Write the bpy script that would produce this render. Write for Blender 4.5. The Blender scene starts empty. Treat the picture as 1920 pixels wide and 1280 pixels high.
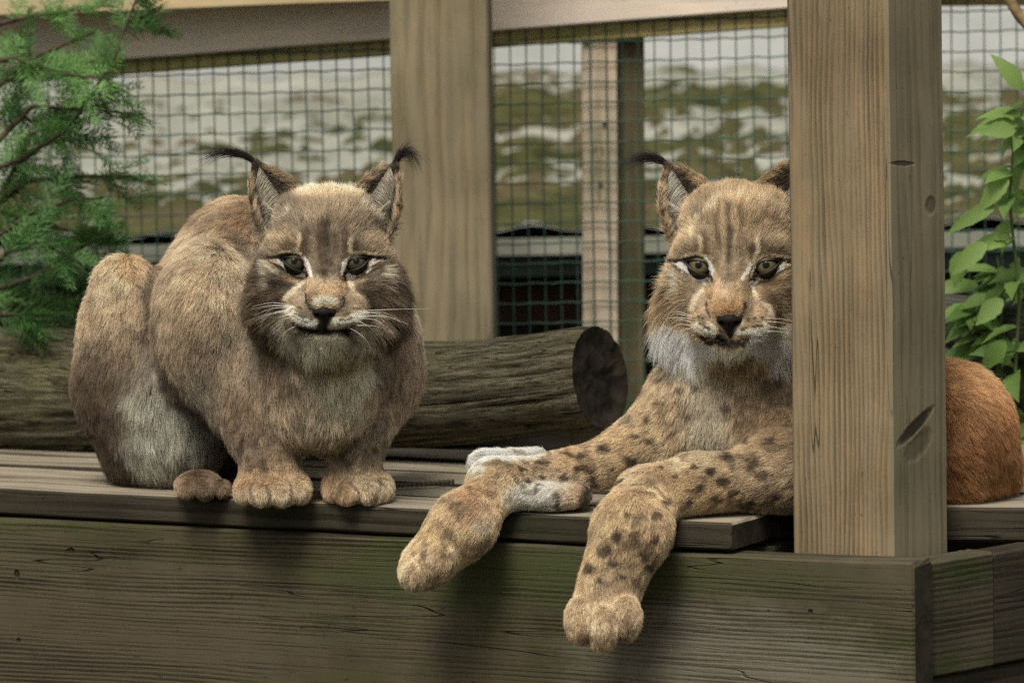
import bpy, bmesh, math, random
import numpy as np
from mathutils import Vector, Matrix

random.seed(4); np.random.seed(4)
RNG = np.random.default_rng(7)
scene = bpy.context.scene
COL = scene.collection
rad = math.radians

# ------------------------------------------------------------------ camera
DIST, FPX = 7.0, 9940.0          # metres to the animals, focal length in pixels of the 1920 px wide photograph
PITCH, ROLL = rad(5.2), rad(1.0)
FWD = np.array([0.0, math.cos(PITCH), -math.sin(PITCH)])
R0 = np.array([1.0, 0, 0]); U0 = np.array([0.0, math.sin(PITCH), math.cos(PITCH)])
RIGHT = math.cos(ROLL) * R0 - math.sin(ROLL) * U0
UP = math.sin(ROLL) * R0 + math.cos(ROLL) * U0
CAM = -DIST * FWD
cam_data = bpy.data.cameras.new('camera')
cam = bpy.data.objects.new('camera', cam_data); COL.objects.link(cam)
cam.matrix_world = Matrix(((RIGHT[0], UP[0], -FWD[0], CAM[0]), (RIGHT[1], UP[1], -FWD[1], CAM[1]),
                           (RIGHT[2], UP[2], -FWD[2], CAM[2]), (0, 0, 0, 1)))
cam_data.sensor_width = 36.0
cam_data.lens = 36.0 * FPX / 1920.0
cam_data.clip_start = 0.1; cam_data.clip_end = 500.0
cam_data.dof.use_dof = True
cam_data.dof.focus_distance = DIST + 0.05
cam_data.dof.aperture_fstop = 5.6
scene.camera = cam

# ------------------------------------------------------------------ daylight: soft, overcast
SUN_EL, SUN_AZ = rad(58), rad(-18)       # azimuth measured from the camera side towards the left
world = bpy.data.worlds.new('World'); scene.world = world
world.use_nodes = True
wn = world.node_tree.nodes; wl = world.node_tree.links
bg = wn['Background']
sky = wn.new('ShaderNodeTexSky'); sky.sky_type = 'NISHITA'; sky.sun_disc = False
sky.sun_elevation = SUN_EL
sky.air_density = 1.0; sky.dust_density = 4.0; sky.ozone_density = 1.0
hs = wn.new('ShaderNodeHueSaturation'); hs.inputs['Saturation'].default_value = 0.35
wl.new(sky.outputs[0], hs.inputs['Color']); 
wm = wn.new('ShaderNodeMix'); wm.data_type = 'RGBA'; wm.blend_type = 'MULTIPLY'; wm.inputs[0].default_value = 1.0
wm.inputs[7].default_value = (1.0, 0.97, 0.86, 1)
wl.new(hs.outputs[0], wm.inputs[6]); wl.new(wm.outputs[2], bg.inputs['Color'])
bg.inputs['Strength'].default_value = 0.06
sl = bpy.data.lights.new('sun', 'SUN'); sun = bpy.data.objects.new('sun', sl); COL.objects.link(sun)
sl.energy = 1.5; sl.angle = rad(22); sl.color = (1.0, 0.93, 0.82)
_d = Vector((math.sin(SUN_AZ) * math.cos(SUN_EL), -math.cos(SUN_AZ) * math.cos(SUN_EL), math.sin(SUN_EL)))  # towards the sun
sun.rotation_euler = _d.to_track_quat('Z', 'Y').to_euler()
sun.location = (0, 0, 6)
sky.sun_rotation = math.atan2(_d.x, _d.y)

scene.view_settings.view_transform = 'Standard'
scene.view_settings.look = 'None'
scene.view_settings.exposure = 1.08
scene.view_settings.gamma = 1.0
scene.view_settings.use_curve_mapping = False
scene.cycles.use_denoising = False
scene.cycles.max_bounces = 8
scene.cycles.diffuse_bounces = 3
scene.cycles.transparent_max_bounces = 8
scene.cycles_curves.shape = 'RIBBONS'
scene.cycles_curves.subdivisions = 1

# ------------------------------------------------------------------ geometry helpers
def ray(px, py):
    d = RIGHT * (px - 960.0) / FPX + UP * (640.0 - py) / FPX + FWD
    return d
def P(px, py, y=0.0):
    """World point seen at photo pixel (px, py) at world depth y."""
    d = ray(px, py); t = (y - CAM[1]) / d[1]
    return CAM + d * t
def RR(rpx, y=0.0):
    return rpx * (DIST + y) / FPX
def proj(p):
    q = np.asarray(p, float) - CAM
    z = q @ FWD
    return 960 + FPX * (q @ RIGHT) / z, 640 - FPX * (q @ UP) / z

PSI = rad(28)
A0 = P(960, 962, 0.0)
ZD = A0[2]                                   # top of the deck
UU = np.array([-math.cos(PSI), math.sin(PSI), 0.0])    # along the front edge, to the left
VV = np.array([math.sin(PSI), math.cos(PSI), 0.0])     # inward, away from the camera
E0 = np.array([A0[0], A0[1], 0.0])
_s = 0.0
for _i in range(60):                          # corner of the deck: the point of the front edge seen at x = 1745
    q = E0 - UU * _s - VV * 0.012; q[2] = ZD - 0.04
    _s += (1713 - proj(q)[0]) / 1500.0
K = E0 - UU * _s - VV * 0.012; K[2] = ZD
def deck(u, v, z=0.0):
    return K + UU * u + VV * v + np.array([0, 0, z])
def deck_at(px, py, z=0.0):
    d = ray(px, py); t = (ZD + z - CAM[2]) / d[2]
    return CAM + d * t

def mesh_obj(name, verts, faces, mats=None, parent=None, smooth=False, loc=None, rot=None, midx=None):
    me = bpy.data.meshes.new(name)
    me.from_pydata([tuple(v) for v in verts], [], [tuple(f) for f in faces])
    for m in (mats or []): me.materials.append(m)
    if midx is not None: me.polygons.foreach_set('material_index', np.asarray(midx, dtype=np.int32))
    if smooth: me.polygons.foreach_set('use_smooth', np.ones(len(me.polygons), dtype=bool))
    me.update()
    o = bpy.data.objects.new(name, me); COL.objects.link(o)
    if parent is not None: o.parent = parent
    if loc is not None: o.location = tuple(loc)
    if rot is not None: o.rotation_euler = rot
    return o
def quads_obj(name, V, F, mats=None, parent=None, smooth=True, midx=None):
    """Fast path for large numpy meshes: V (n,3), F (m,3|4)."""
    V = np.ascontiguousarray(V, dtype=np.float32); F = np.ascontiguousarray(F, dtype=np.int32)
    k = F.shape[1]
    me = bpy.data.meshes.new(name)
    me.vertices.add(len(V)); me.vertices.foreach_set('co', V.ravel())
    me.loops.add(F.size); me.loops.foreach_set('vertex_index', F.ravel())
    me.polygons.add(len(F)); me.polygons.foreach_set('loop_start', np.arange(0, F.size, k, dtype=np.int32))
    for m in (mats or []): me.materials.append(m)
    if midx is not None: me.polygons.foreach_set('material_index', np.asarray(midx, dtype=np.int32))
    me.polygons.foreach_set('use_smooth', np.full(len(F), smooth, dtype=bool))
    me.update(calc_edges=True); me.validate()
    o = bpy.data.objects.new(name, me); COL.objects.link(o)
    if parent is not None: o.parent = parent
    return o
def tag(o, label=None, cat=None, group=None, kind=None):
    if label: o['label'] = label
    if cat: o['category'] = cat
    if group: o['group'] = group
    if kind: o['kind'] = kind
    return o
def thing(name, loc, label, cat, group=None):
    o = bpy.data.objects.new(name, None); COL.objects.link(o); o.location = tuple(loc)
    o.empty_display_size = 0.05
    tag(o, label, cat, group)
    bpy.context.view_layer.update()
    return o
def place(o, origin, ax, az):
    """Set the object's own matrix from an origin, its X axis and an approximate Z axis (world), honouring an unrotated parent."""
    X = Vector(ax).normalized(); Z = Vector(az); Z = (Z - X * Z.dot(X)).normalized(); Y = Z.cross(X)
    M = Matrix(((X.x, Y.x, Z.x, origin[0]), (X.y, Y.y, Z.y, origin[1]), (X.z, Y.z, Z.z, origin[2]), (0, 0, 0, 1)))
    if o.parent is not None:
        M = Matrix.Translation(o.parent.location).inverted() @ M
    o.matrix_basis = M

def _hash(ix, iy, iz, seed):
    h = (ix.astype(np.int64) * 73856093) ^ (iy.astype(np.int64) * 19349663) ^ (iz.astype(np.int64) * 83492791) ^ (seed * 2654435761)
    h = (h ^ (h >> 13)) * 1274126177; h &= 0xffffffff; h = (h ^ (h >> 16)) * 2246822519; h &= 0xffffffff; h ^= h >> 15
    return (h & 0xffffff) / float(0xffffff)
def vnoise(p, scale, seed=0):
    """Value noise 0..1 at points p (n,3)."""
    q = np.asarray(p) * scale; i = np.floor(q).astype(np.int64); f = q - i; f = f * f * (3 - 2 * f)
    r = 0
    for a in (0, 1):
        for b in (0, 1):
            for c in (0, 1):
                w = (f[:, 0] if a else 1 - f[:, 0]) * (f[:, 1] if b else 1 - f[:, 1]) * (f[:, 2] if c else 1 - f[:, 2])
                r = r + w * _hash(i[:, 0] + a, i[:, 1] + b, i[:, 2] + c, seed)
    return r
def fbm(p, scale, seed=0, n=3):
    r = 0; a = 1; t = 0
    for k in range(n):
        r = r + a * vnoise(p, scale * 2 ** k, seed + 11 * k); t += a; a *= .5
    return r / t
def sstep(a, b, x):
    t = np.clip((x - a) / (b - a + 1e-12), 0, 1); return t * t * (3 - 2 * t)

# ------------------------------------------------------------------ materials
class N:
    def __init__(s, name):
        s.m = bpy.data.materials.new(name); s.m.use_nodes = True
        s.t = s.m.node_tree; s.n = s.t.nodes; s.l = s.t.links
        s.b = s.n['Principled BSDF']
    def new(s, typ, **kw):
        x = s.n.new(typ)
        for k, v in kw.items(): setattr(x, k, v)
        return x
    def put(s, sock, v):
        if hasattr(v, 'links') or isinstance(v, bpy.types.NodeSocket): s.l.new(v, sock)
        elif isinstance(v, (tuple, list)) and len(v) == 3 and sock.type == 'RGBA': sock.default_value = (*v, 1)
        else: sock.default_value = v
    def math(s, op, a, b=None, c=None, clamp=False):
        x = s.new('ShaderNodeMath', operation=op, use_clamp=clamp); s.put(x.inputs[0], a)
        if b is not None: s.put(x.inputs[1], b)
        if c is not None: s.put(x.inputs[2], c)
        return x.outputs[0]
    def vmath(s, op, a, b=None):
        x = s.new('ShaderNodeVectorMath', operation=op); s.put(x.inputs[0], a)
        if b is not None:
            if op == 'SCALE': s.put(x.inputs['Scale'], b)
            else: s.put(x.inputs[1], b)
        return x.outputs['Value' if op in ('LENGTH', 'DISTANCE', 'DOT_PRODUCT') else 'Vector']
    def noise(s, vec, scale, detail=3, rough=.55, out=0, dist=0):
        x = s.new('ShaderNodeTexNoise'); s.put(x.inputs['Vector'], vec); s.put(x.inputs['Scale'], scale)
        s.put(x.inputs['Detail'], detail); s.put(x.inputs['Roughness'], rough); s.put(x.inputs['Distortion'], dist)
        return x.outputs[out]
    def ramp(s, v, lo, hi, a=0., b=1.):
        x = s.new('ShaderNodeMapRange', interpolation_type='SMOOTHSTEP'); s.put(x.inputs[0], v)
        x.inputs[1].default_value = lo; x.inputs[2].default_value = hi; x.inputs[3].default_value = a; x.inputs[4].default_value = b
        return x.outputs[0]
    def mix(s, f, a, b, mode='MIX'):
        x = s.new('ShaderNodeMix', data_type='RGBA', blend_type=mode); s.put(x.inputs[0], f); s.put(x.inputs[6], a); s.put(x.inputs[7], b)
        return x.outputs[2]
    def coords(s, rnd=True):
        tc = s.new('ShaderNodeTexCoord').outputs['Object']
        if rnd:
            oi = s.new('ShaderNodeObjectInfo').outputs['Random']
            c = s.new('ShaderNodeCombineXYZ'); s.put(c.inputs[0], s.math('MULTIPLY', oi, 13.)); s.put(c.inputs[1], s.math('MULTIPLY', oi, .06)); s.put(c.inputs[2], s.math('MULTIPLY', oi, .09))
            return tc, s.vmath('ADD', tc, c.outputs[0])
        return tc, tc
    def bump(s, h, strength=.5, dist=.002):
        x = s.new('ShaderNodeBump'); s.put(x.inputs['Height'], h); x.inputs['Strength'].default_value = strength; x.inputs['Distance'].default_value = dist
        s.l.new(x.outputs[0], s.b.inputs['Normal'])
    def done(s, col, rough=.8, spec=.3):
        s.put(s.b.inputs['Base Color'], col); s.put(s.b.inputs['Roughness'], rough); s.b.inputs['Specular IOR Level'].default_value = spec
        return s.m

def wood_mat(name, light, dark, ring=.006, pith=(.3, .25), algae=(.05, .06, .015), algae_lo=.55, algae_hi=.8, grime=.5, bump=.7, knots=(), spec=.2, contrast=.7, mottle=.3, wobble=.012, patches=()):
    """Weathered timber; X of the object runs along the board. knots: (x, y or None, z, half length, half width, slope, darkness)."""
    s = N(name); tc, v = s.coords()
    st = s.vmath('MULTIPLY', v, (2.0, 12., 12.))
    wob = s.vmath('SCALE', s.vmath('SUBTRACT', s.noise(st, 1.0, 3, .5, 1), (.5, .5, .5)), wobble)
    w2 = s.vmath('MULTIPLY', s.vmath('ADD', v, wob), (0, 1, 1))
    r = s.vmath('DISTANCE', w2, (0, pith[0], pith[1]))
    r = s.math('ADD', r, s.math('MULTIPLY', s.noise(s.vmath('MULTIPLY', v, (1.1, 3, 3)), 1.3, 2), ring * 4))
    saw = s.math('FRACT', s.math('DIVIDE', r, ring))
    ringv = s.math('MULTIPLY', s.ramp(saw, 0, .72), s.ramp(saw, .82, 1., 1, 0))
    fine = s.noise(s.vmath('MULTIPLY', v, (9., 330., 330.)), 1.0, 5, .75)
    streak = s.noise(s.vmath('MULTIPLY', v, (2.2, 75., 75.)), 1.0, 5, .62)
    blot = s.noise(v, 5.5, 5, .6)
    ringv = s.math('MULTIPLY', ringv, s.ramp(s.noise(s.vmath('MULTIPLY', v, (1.5, 22., 22.)), 1.0, 3, .6), .3, .7, .25, 1.45))
    g = s.math('ADD', s.math('MULTIPLY', ringv, contrast), s.math('MULTIPLY', s.math('SUBTRACT', streak, .5), 1.7))
    g = s.math('ADD', g, s.math('MULTIPLY', s.math('SUBTRACT', fine, .5), 1.6))
    g = s.math('SUBTRACT', g, contrast * .32, clamp=True)
    col = s.mix(g, light, dark)
    col = s.mix(s.math('MULTIPLY', s.ramp(blot, .35, .75), grime), col, s.mix(1., col, (.42, .40, .36), 'MULTIPLY'))
    mott = s.noise(s.vmath('MULTIPLY', v, (3., 14., 14.)), 3.0, 4, .7)
    col = s.mix(s.math('MULTIPLY', s.ramp(mott, .4, .7), mottle), col, s.mix(1., col, (1.5, 1.25, 1.0), 'MULTIPLY'))
    alg = s.noise(s.vmath('MULTIPLY', v, (1., 2.2, 2.2)), 3.1, 5, .65)
    am = s.math('MULTIPLY', s.ramp(alg, algae_lo, algae_hi), s.ramp(streak, .2, .62))
    col = s.mix(am, col, algae)
    crack = s.noise(s.vmath('MULTIPLY', v, (1.1, 26., 26.)), 1.0, 2, .5)
    cm = s.ramp(s.math('ABSOLUTE', s.math('SUBTRACT', crack, .56)), .0, .006, 1, 0)
    cm = s.math('MULTIPLY', cm, s.ramp(s.noise(v, 4.0, 2), .38, .55))
    nicks = s.noise(s.vmath('MULTIPLY', v, (60., 240., 240.)), 1.0, 2, .5)
    nm = s.ramp(nicks, .735, .77)
    col = s.mix(s.math('MULTIPLY', nm, .7), col, s.mix(1., dark, (.35, .33, .3), 'MULTIPLY'))
    h = s.math('SUBTRACT', s.math('MULTIPLY', g, -.8), s.math('MULTIPLY', s.math('ADD', cm, nm), 1.6))
    col = s.mix(s.math('MULTIPLY', cm, .85), col, s.mix(1., dark, (.25, .23, .2), 'MULTIPLY'))
    sep = s.new('ShaderNodeSeparateXYZ'); s.l.new(tc, sep.inputs[0])
    pn = s.noise(s.vmath('MULTIPLY', tc, (1., 2.5, 2.5)), 9., 5, .65)
    for (x0, y0, rx, ry, pc, po) in patches:
        dx = s.math('POWER', s.math('ABSOLUTE', s.math('DIVIDE', s.math('SUBTRACT', sep.outputs[0], x0), rx)), 2.); dy = s.math('POWER', s.math('ABSOLUTE', s.math('DIVIDE', s.math('SUBTRACT', sep.outputs[1], y0), ry)), 2.)
        dd = s.math('ADD', s.math('ADD', dx, dy), s.math('MULTIPLY', s.math('SUBTRACT', pn, .5), 2.2))
        pm = s.math('MULTIPLY', s.math('MULTIPLY', s.ramp(dd, .2, 1.4, 1, 0), po), s.ramp(g, 1.1, .0, .35, 1.))
        col = s.mix(pm, col, pc)
    for (kx, ky, kz, hl, hw, slope, dk) in knots:
        a = s.math('SUBTRACT', sep.outputs[0], kx)
        b = s.math('SUBTRACT', sep.outputs[1], ky) if ky is not None else s.math('SUBTRACT', sep.outputs[2], kz)
        ca, sa = math.cos(slope), math.sin(slope)
        a2 = s.math('ADD', s.math('MULTIPLY', a, ca), s.math('MULTIPLY', b, sa))
        b2 = s.math('SUBTRACT', s.math('MULTIPLY', b, ca), s.math('MULTIPLY', a, sa))
        rr = s.math('ADD', s.math('POWER', s.math('ABSOLUTE', s.math('DIVIDE', a2, hl)), 2.), s.math('POWER', s.math('ABSOLUTE', s.math('DIVIDE', b2, hw)), 2.))
        rr = s.math('ADD', rr, s.math('MULTIPLY', s.math('SUBTRACT', s.noise(tc, 90., 3), .5), .9))
        km = s.math('MULTIPLY', s.ramp(rr, .3, 1.5, 1, 0), dk)
        if kz is not None and ky is not None: km = s.math('MULTIPLY', km, s.ramp(s.math('MULTIPLY', sep.outputs[2], kz), 0, .01))
        col = s.mix(km, col, (.028, .022, .017))
        h = s.math('SUBTRACT', h, s.math('MULTIPLY', km, 5.))
    s.bump(h, bump, .0018)
    return s.done(col, .85, spec)

def plain(name, col, rough=.8, spec=.3, var=.3, scale=30.):
    s = N(name); tc, v = s.coords()
    n = s.noise(v, scale, 4)
    c = s.mix(s.ramp(n, .3, .7), tuple(x * (1 - var) for x in col), tuple(x * (1 + var) for x in col))
    s.bump(n, .3, .003)
    return s.done(c, rough, spec)
# ------------------------------------------------------------------ timber pieces
def board(name, L, W, T, mat, parent, origin, ax, az, seg=10, wob=.0012, bev=.0025, mat2=None, seed=0, mside=None):
    """A board: X length L (0..L), Y width W (0..W), Z thickness T (-T..0), softened edges and a slightly wavy outline."""
    b = min(bev, T * .3, W * .3)
    prof = [(b, 0), (W - b, 0), (W, -b), (W, -T + b), (W - b, -T), (b, -T), (0, -T + b), (0, -b)]
    xs = np.concatenate([[0, b], np.linspace(0, L, seg + 1)[1:-1], [L - b, L]])
    V = []
    rg = np.random.default_rng(seed + 17)
    off = rg.normal(0, wob, (len(xs), 2))
    for i, x in enumerate(xs):
        sh = b * .8 if i in (0, len(xs) - 1) else 0
        for (y, z) in prof:
            yy = W / 2 + (y - W / 2) * (1 - sh * 2 / W); zz = -T / 2 + (z + T / 2) * (1 - sh * 2 / T)
            V.append((x, yy + (off[i, 0] if y > W / 2 else off[i, 0] * .6), zz + off[i, 1] * .5))
    n = len(prof); F = []; mi = []
    for i in range(len(xs) - 1):
        for j in range(n):
            F.append((i * n + j, i * n + (j + 1) % n, (i + 1) * n + (j + 1) % n, (i + 1) * n + j)); mi.append((1 + bool(mat2)) if (mside and j in (1, 2, 3, 5, 6, 7)) else 0)
    F.append(tuple(range(n - 1, -1, -1))); F.append(tuple((len(xs) - 1) * n + j for j in range(n))); mi += [1 if mat2 else 0] * 2
    o = mesh_obj(name, V, F, [mat] + ([mat2] if mat2 else []) + ([mside] if mside else []), parent, midx=mi)
    place(o, origin, ax, az)
    return o

M_fascia = wood_mat('fascia_wood', (.085, .072, .046), (.028, .023, .015), ring=.0062, pith=(.9, .12), algae=(.045, .06, .012), algae_lo=.5, algae_hi=.72, grime=.75, bump=1.0, contrast=.75,
    patches=[(2.3 - .62, .20, .30, .045, (.048, .060, .020), .75), (2.3 - .25, .09, .25, .10, (.17, .155, .12), .75), (2.3 - .33, .215, .3, .03, (.055, .065, .024), .6), (2.3 - 1.3, .08, .35, .06, (.075, .058, .04), .6)],
    knots=[(2.3 - .145, .178, None, .003, .003, 0, .95), (2.3 - .205, .176, None, .0016, .0016, 0, .9), (2.3 - 1.36, .168, None, .004, .006, 0, .9), (2.3 - 1.36, .075, None, .003, .004, 0, .8), (2.3 - 1.27, .205, None, .006, .004, .1, .6)])
M_side = wood_mat('side_wood', (.075, .068, .045), (.026, .022, .015), ring=.0085, pith=(.6, .1), algae=(.032, .045, .012), algae_lo=.45, algae_hi=.62, grime=.6, bump=1.0, contrast=.6)
M_edge = wood_mat('plank_wood', (.30, .27, .21), (.12, .10, .075), ring=.009, pith=(.06, .35), algae=(.09, .10, .05), algae_lo=.6, algae_hi=.85, grime=.35, bump=.6)
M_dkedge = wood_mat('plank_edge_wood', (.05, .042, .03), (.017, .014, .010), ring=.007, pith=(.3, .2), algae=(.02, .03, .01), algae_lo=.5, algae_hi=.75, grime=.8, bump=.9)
M_end = wood_mat('end_grain', (.05, .042, .03), (.018, .015, .011), ring=.004, pith=(.2, .2), algae=(.2, .18, .14), algae_lo=.68, algae_hi=.72, grime=.4, bump=1.2)

deck_t = thing('deck', deck(0.6, .3), 'weathered timber deck on which both lynxes rest', 'deck')
# front fascia board, its top 37 mm below the planks, sound end grain at the right corner
GAP = .040
def face_board(name, u0, u1, v0, thick, ztop, height, mat, seed, mat2=None):
    # local X = -UU direction (towards the right), Z = outward normal
    return board(name, u1 - u0, height, thick, mat, deck_t, deck(u1, v0, ztop - height), -UU, -VV, 26, .0009, .003, mat2, seed)
fb = face_board('fascia_board', 0.0, 2.3, 0.0, .060, -GAP, .245, M_fascia, 1, M_end)
face_board('fascia_board', -.004, 2.3, .004, .046, -GAP - .2475, .22, M_fascia, 2, M_end)
# side fascia, running back from the corner
SD = np.array([math.cos(rad(45)), math.sin(rad(45)), 0.0]); SN = np.array([math.sin(rad(45)), -math.cos(rad(45)), 0.0])
def side_board(name, s0, s1, off, thick, ztop, height, mat, seed):
    o0 = deck(.004, .0615, ztop - height) + SD * s0 + SN * off
    return board(name, s1 - s0, height, thick, mat, deck_t, o0, SD, SN, 14, .0003, .003, None, seed)
side_board('side_fascia_board', .0, .128, .0, .045, -GAP - .004, .150, M_side, 5)
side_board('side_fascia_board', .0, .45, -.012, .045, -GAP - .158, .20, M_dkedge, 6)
side_board('side_fascia_board', .1305, .9, -.003, .045, -GAP - .006, .148, M_dkedge, 7)  # dark material stands in for the shade on this far stretch

# planks on top, parallel with the front edge
PW, PG = .112, .020
v = .0115
ztone = [M_dkedge, M_edge]
for i in range(5):
    w = PW if i else .122
    u0 = .262 if i == 0 else (.262 if i == 1 else .11 + .01 * math.sin(i * 5))
    if i in (0,):
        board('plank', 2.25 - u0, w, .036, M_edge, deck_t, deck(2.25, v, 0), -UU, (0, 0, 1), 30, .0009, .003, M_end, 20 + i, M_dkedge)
    else:
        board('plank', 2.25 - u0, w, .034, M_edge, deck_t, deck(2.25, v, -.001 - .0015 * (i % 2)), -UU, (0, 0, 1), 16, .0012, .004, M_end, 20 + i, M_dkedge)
    v += w + PG
# the planks to the right of the corner post lie at another angle
RA = rad(6)
rd = np.array([math.cos(RA), -math.sin(RA), 0.0]); rb = np.array([math.sin(RA), math.cos(RA), 0.0])
q0 = deck_at(1786, 952)
for i in range(6):
    o0 = q0 - rd * .045 + rb * (i * (.15 + .006)) + np.array([0, 0, .001 * (i % 2)])
    if i > 0: o0 = o0 - rd * (.05 if i > 1 else 0)
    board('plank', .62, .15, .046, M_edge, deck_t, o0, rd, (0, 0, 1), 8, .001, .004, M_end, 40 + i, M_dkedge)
# added dark sheet behind the deck, stands in for shade under the log
bk = N('backing_dark'); tc, v_ = bk.coords(False); n_ = bk.noise(tc, 14., 5, .7); bk.bump(n_, 1., .02)
M_backing = bk.done(bk.mix(bk.ramp(n_, .3, .7), (.006, .005, .004), (.018, .014, .010)), .95, .05)
def backing():
    nx, ny = 90, 24; V = []; F = []
    for i in range(nx + 1):
        for j in range(ny + 1):
            x = -1.6 + 3.4 * i / nx; f = j / ny
            yb = K[1] + .68 / math.cos(PSI) + (K[0] - x) * math.tan(PSI); y0 = yb if x < .35 else max(yb, .85)
            y = y0 + (2.6 - y0) * f; z = ZD - .035 - .03 * f + (fbm(np.array([[x, y, 0.]]), 9., 3, 3)[0] - .5) * .03
            V.append((x, y, z))
    for i in range(nx):
        for j in range(ny): a = i * (ny + 1) + j; F.append((a, a + ny + 1, a + ny + 2, a + 1))
    o = mesh_obj('dark_backing', V, F, [M_backing], smooth=True); o['kind'] = 'structure'
backing()
# dark joists under the deck
for k in range(4):
    a = deck(.25 + k * .6, .12, -.042)
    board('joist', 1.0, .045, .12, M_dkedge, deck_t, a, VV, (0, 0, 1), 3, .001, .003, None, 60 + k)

# sound timber corner post in front
M_post = wood_mat('corner_post_wood', (.305, .225, .13), (.155, .105, .055), ring=.0078, pith=(.35, .5), algae=(.115, .115, .062), algae_lo=.52, algae_hi=.85, grime=.35, bump=.5, contrast=.75,
                  knots=[], mottle=.2)
def post(name, origin, h, ax_right, face_normal, W, D, mats, parent, bev=.004, tops=24, seed=0, lean=0.):
    """Vertical post. Local X up, local Y = across the face, local Z = face normal. origin is the bottom corner of the face, at the right."""
    up = np.array([0, 0, 1.0]) 
    return board(name, h, W, D, mats, parent, origin, up, face_normal, tops, .0006, bev, None, seed)

post_u0, post_v0, PS = .0555, .0625, .149
cp = thing('corner_post', deck(post_u0 + PS / 2, post_v0 + PS / 2, -.3), 'large square timber post standing in front of the reclining lynx at the deck corner', 'post')
# left face shows warm wood, right face (towards the corner side) greener; the two faces are one solid post with two materials
M_post_r = wood_mat('corner_post_side_wood', (.225, .19, .12), (.12, .095, .06), ring=.012, pith=(.5, .3), algae=(.10, .10, .06), algae_lo=.42, algae_hi=.8, grime=.45, bump=.5, contrast=.5,
                    knots=[(0.5, .045, 1, .012, .04, rad(0), .0)])
def square_post(name, parent, org, fa, na, W, D, h, m_face, m_side, knots_seed=0, zb=0.0):
    # org = front corner (nearest camera) at the bottom; fa = unit vector along the main face away from the corner, na = outward normal of the main face
    b = .0035; prof = [(b, 0), (W - b, 0), (W, -b), (W, -D + b), (W - b, -D), (b, -D), (0, -D + b), (0, -b)]
    seg = 40; V = []; F = []; mi = []
    rg = np.random.default_rng(knots_seed)
    off = np.cumsum(rg.normal(0, .00025, (seg + 1, 2)), axis=0)
    for i in range(seg + 1):
        for (y, z) in prof: V.append((i * h / seg, y + off[i, 0], z + off[i, 1]))
    n = 8
    for i in range(seg):
        for j in range(n):
            F.append((i * n + j, i * n + (j + 1) % n, (i + 1) * n + (j + 1) % n, (i + 1) * n + j)); mi.append(1 if j in (2, 3, 5, 6, 7) else 0)
    F.append(tuple(range(n - 1, -1, -1))); F.append(tuple(seg * n + j for j in range(n))); mi += [1, 1]
    o = mesh_obj(name, V, F, [m_face, m_side], parent, midx=mi)
    X = Vector((0, 0, 1)); Yv = Vector(fa).normalized(); Z = Vector(na).normalized()
    if X.cross(Yv).dot(Z) < 0:
        # mirror the profile so that the frame stays right handed
        for vtx in o.data.vertices: vtx.co.y = -vtx.co.y
        o.data.flip_normals(); Yv = -Yv
    Mx = Matrix(((X.x, Yv.x, Z.x, org[0]), (X.y, Yv.y, Z.y, org[1]), (X.z, Yv.z, Z.z, org[2] + zb), (0, 0, 0, 1)))
    if parent is not None: Mx = Matrix.Translation(parent.location).inverted() @ Mx
    o.matrix_basis = Mx
    return o
pb = deck(post_u0, post_v0, -GAP - .02)
H_POST = 1.9
# marks in the post's own coordinates: local x = height above pb
def post_h(py, px):                       # height of a photo pixel on the post's front corner line
    return P(px, py, pb[1])[2] - pb[2]
kn_h = post_h(808, 1712)
M_post_r = wood_mat('corner_post_side_wood', (.26, .225, .145), (.145, .12, .078), ring=.012, pith=(.5, .3), algae=(.10, .10, .058), algae_lo=.42, algae_hi=.8, grime=.4, bump=.5, contrast=.5,
                    knots=[(kn_h, None, -.062, .009, .05, rad(22), .95), (kn_h - .025, None, -.070, .016, .038, rad(20), .4), (post_h(310, 1680), None, -.035, .0035, .03, rad(-4), .8), (post_h(395, 1740), None, -.11, .012, .014, 0, .5)], mottle=.15)
M_post = wood_mat('corner_post_wood', (.26, .205, .13), (.125, .095, .058), ring=.0052, pith=(.40, .35), algae=(.14, .13, .075), algae_lo=.45, algae_hi=.8, grime=.6, bump=.7, contrast=.75, mottle=.4, wobble=.02,
                  knots=[(post_h(410, 1617), -.035, None, .006, .0025, 0, .8), (post_h(150, 1580), -.066, None, .005, .002, 0, .8)],
                  patches=[(post_h(250, 1640), -.011, .25, .007, (.15, .075, .035), .75), (post_h(300, 1500), -.128, .9, .012, (.19, .12, .055), .6), (post_h(850, 1560), -.08, .25, .05, (.14, .135, .075), .6)])
# keep the knots on the wanted face only (main face uses Y, side face uses Z)
PSI2 = rad(33)
UP2 = np.array([-math.cos(PSI2), math.sin(PSI2), 0.0]); VP2 = np.array([math.sin(PSI2), math.cos(PSI2), 0.0])
square_post('post_shaft', cp, pb, UP2, -VP2, PS, PS, H_POST, M_post, M_post_r, 3)

# ------------------------------------------------------------------ back post
YB = 1.12
M_bpost = wood_mat('back_post_wood', (.245, .21, .14), (.13, .11, .07), ring=.011, pith=(.4, .5), algae=(.12, .115, .06), algae_lo=.42, algae_hi=.8, grime=.45, bump=.35, contrast=.5,
                   knots=[(1.0, .012, None, .025, .01, 0, .0)])
bl = P(740, 640, YB); br = P(924, 640, YB)
bp = thing('back_post', ((bl[0] + br[0]) / 2, YB + .07, ZD), 'square timber post between the two lynxes, behind the log', 'post')
square_post('post_shaft', bp, np.array([br[0], YB, ZD - .02]), (-1, 0.05, 0), (-.05, -1, 0), br[0] - bl[0], .12, 1.5, M_bpost, M_bpost, 9)

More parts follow.
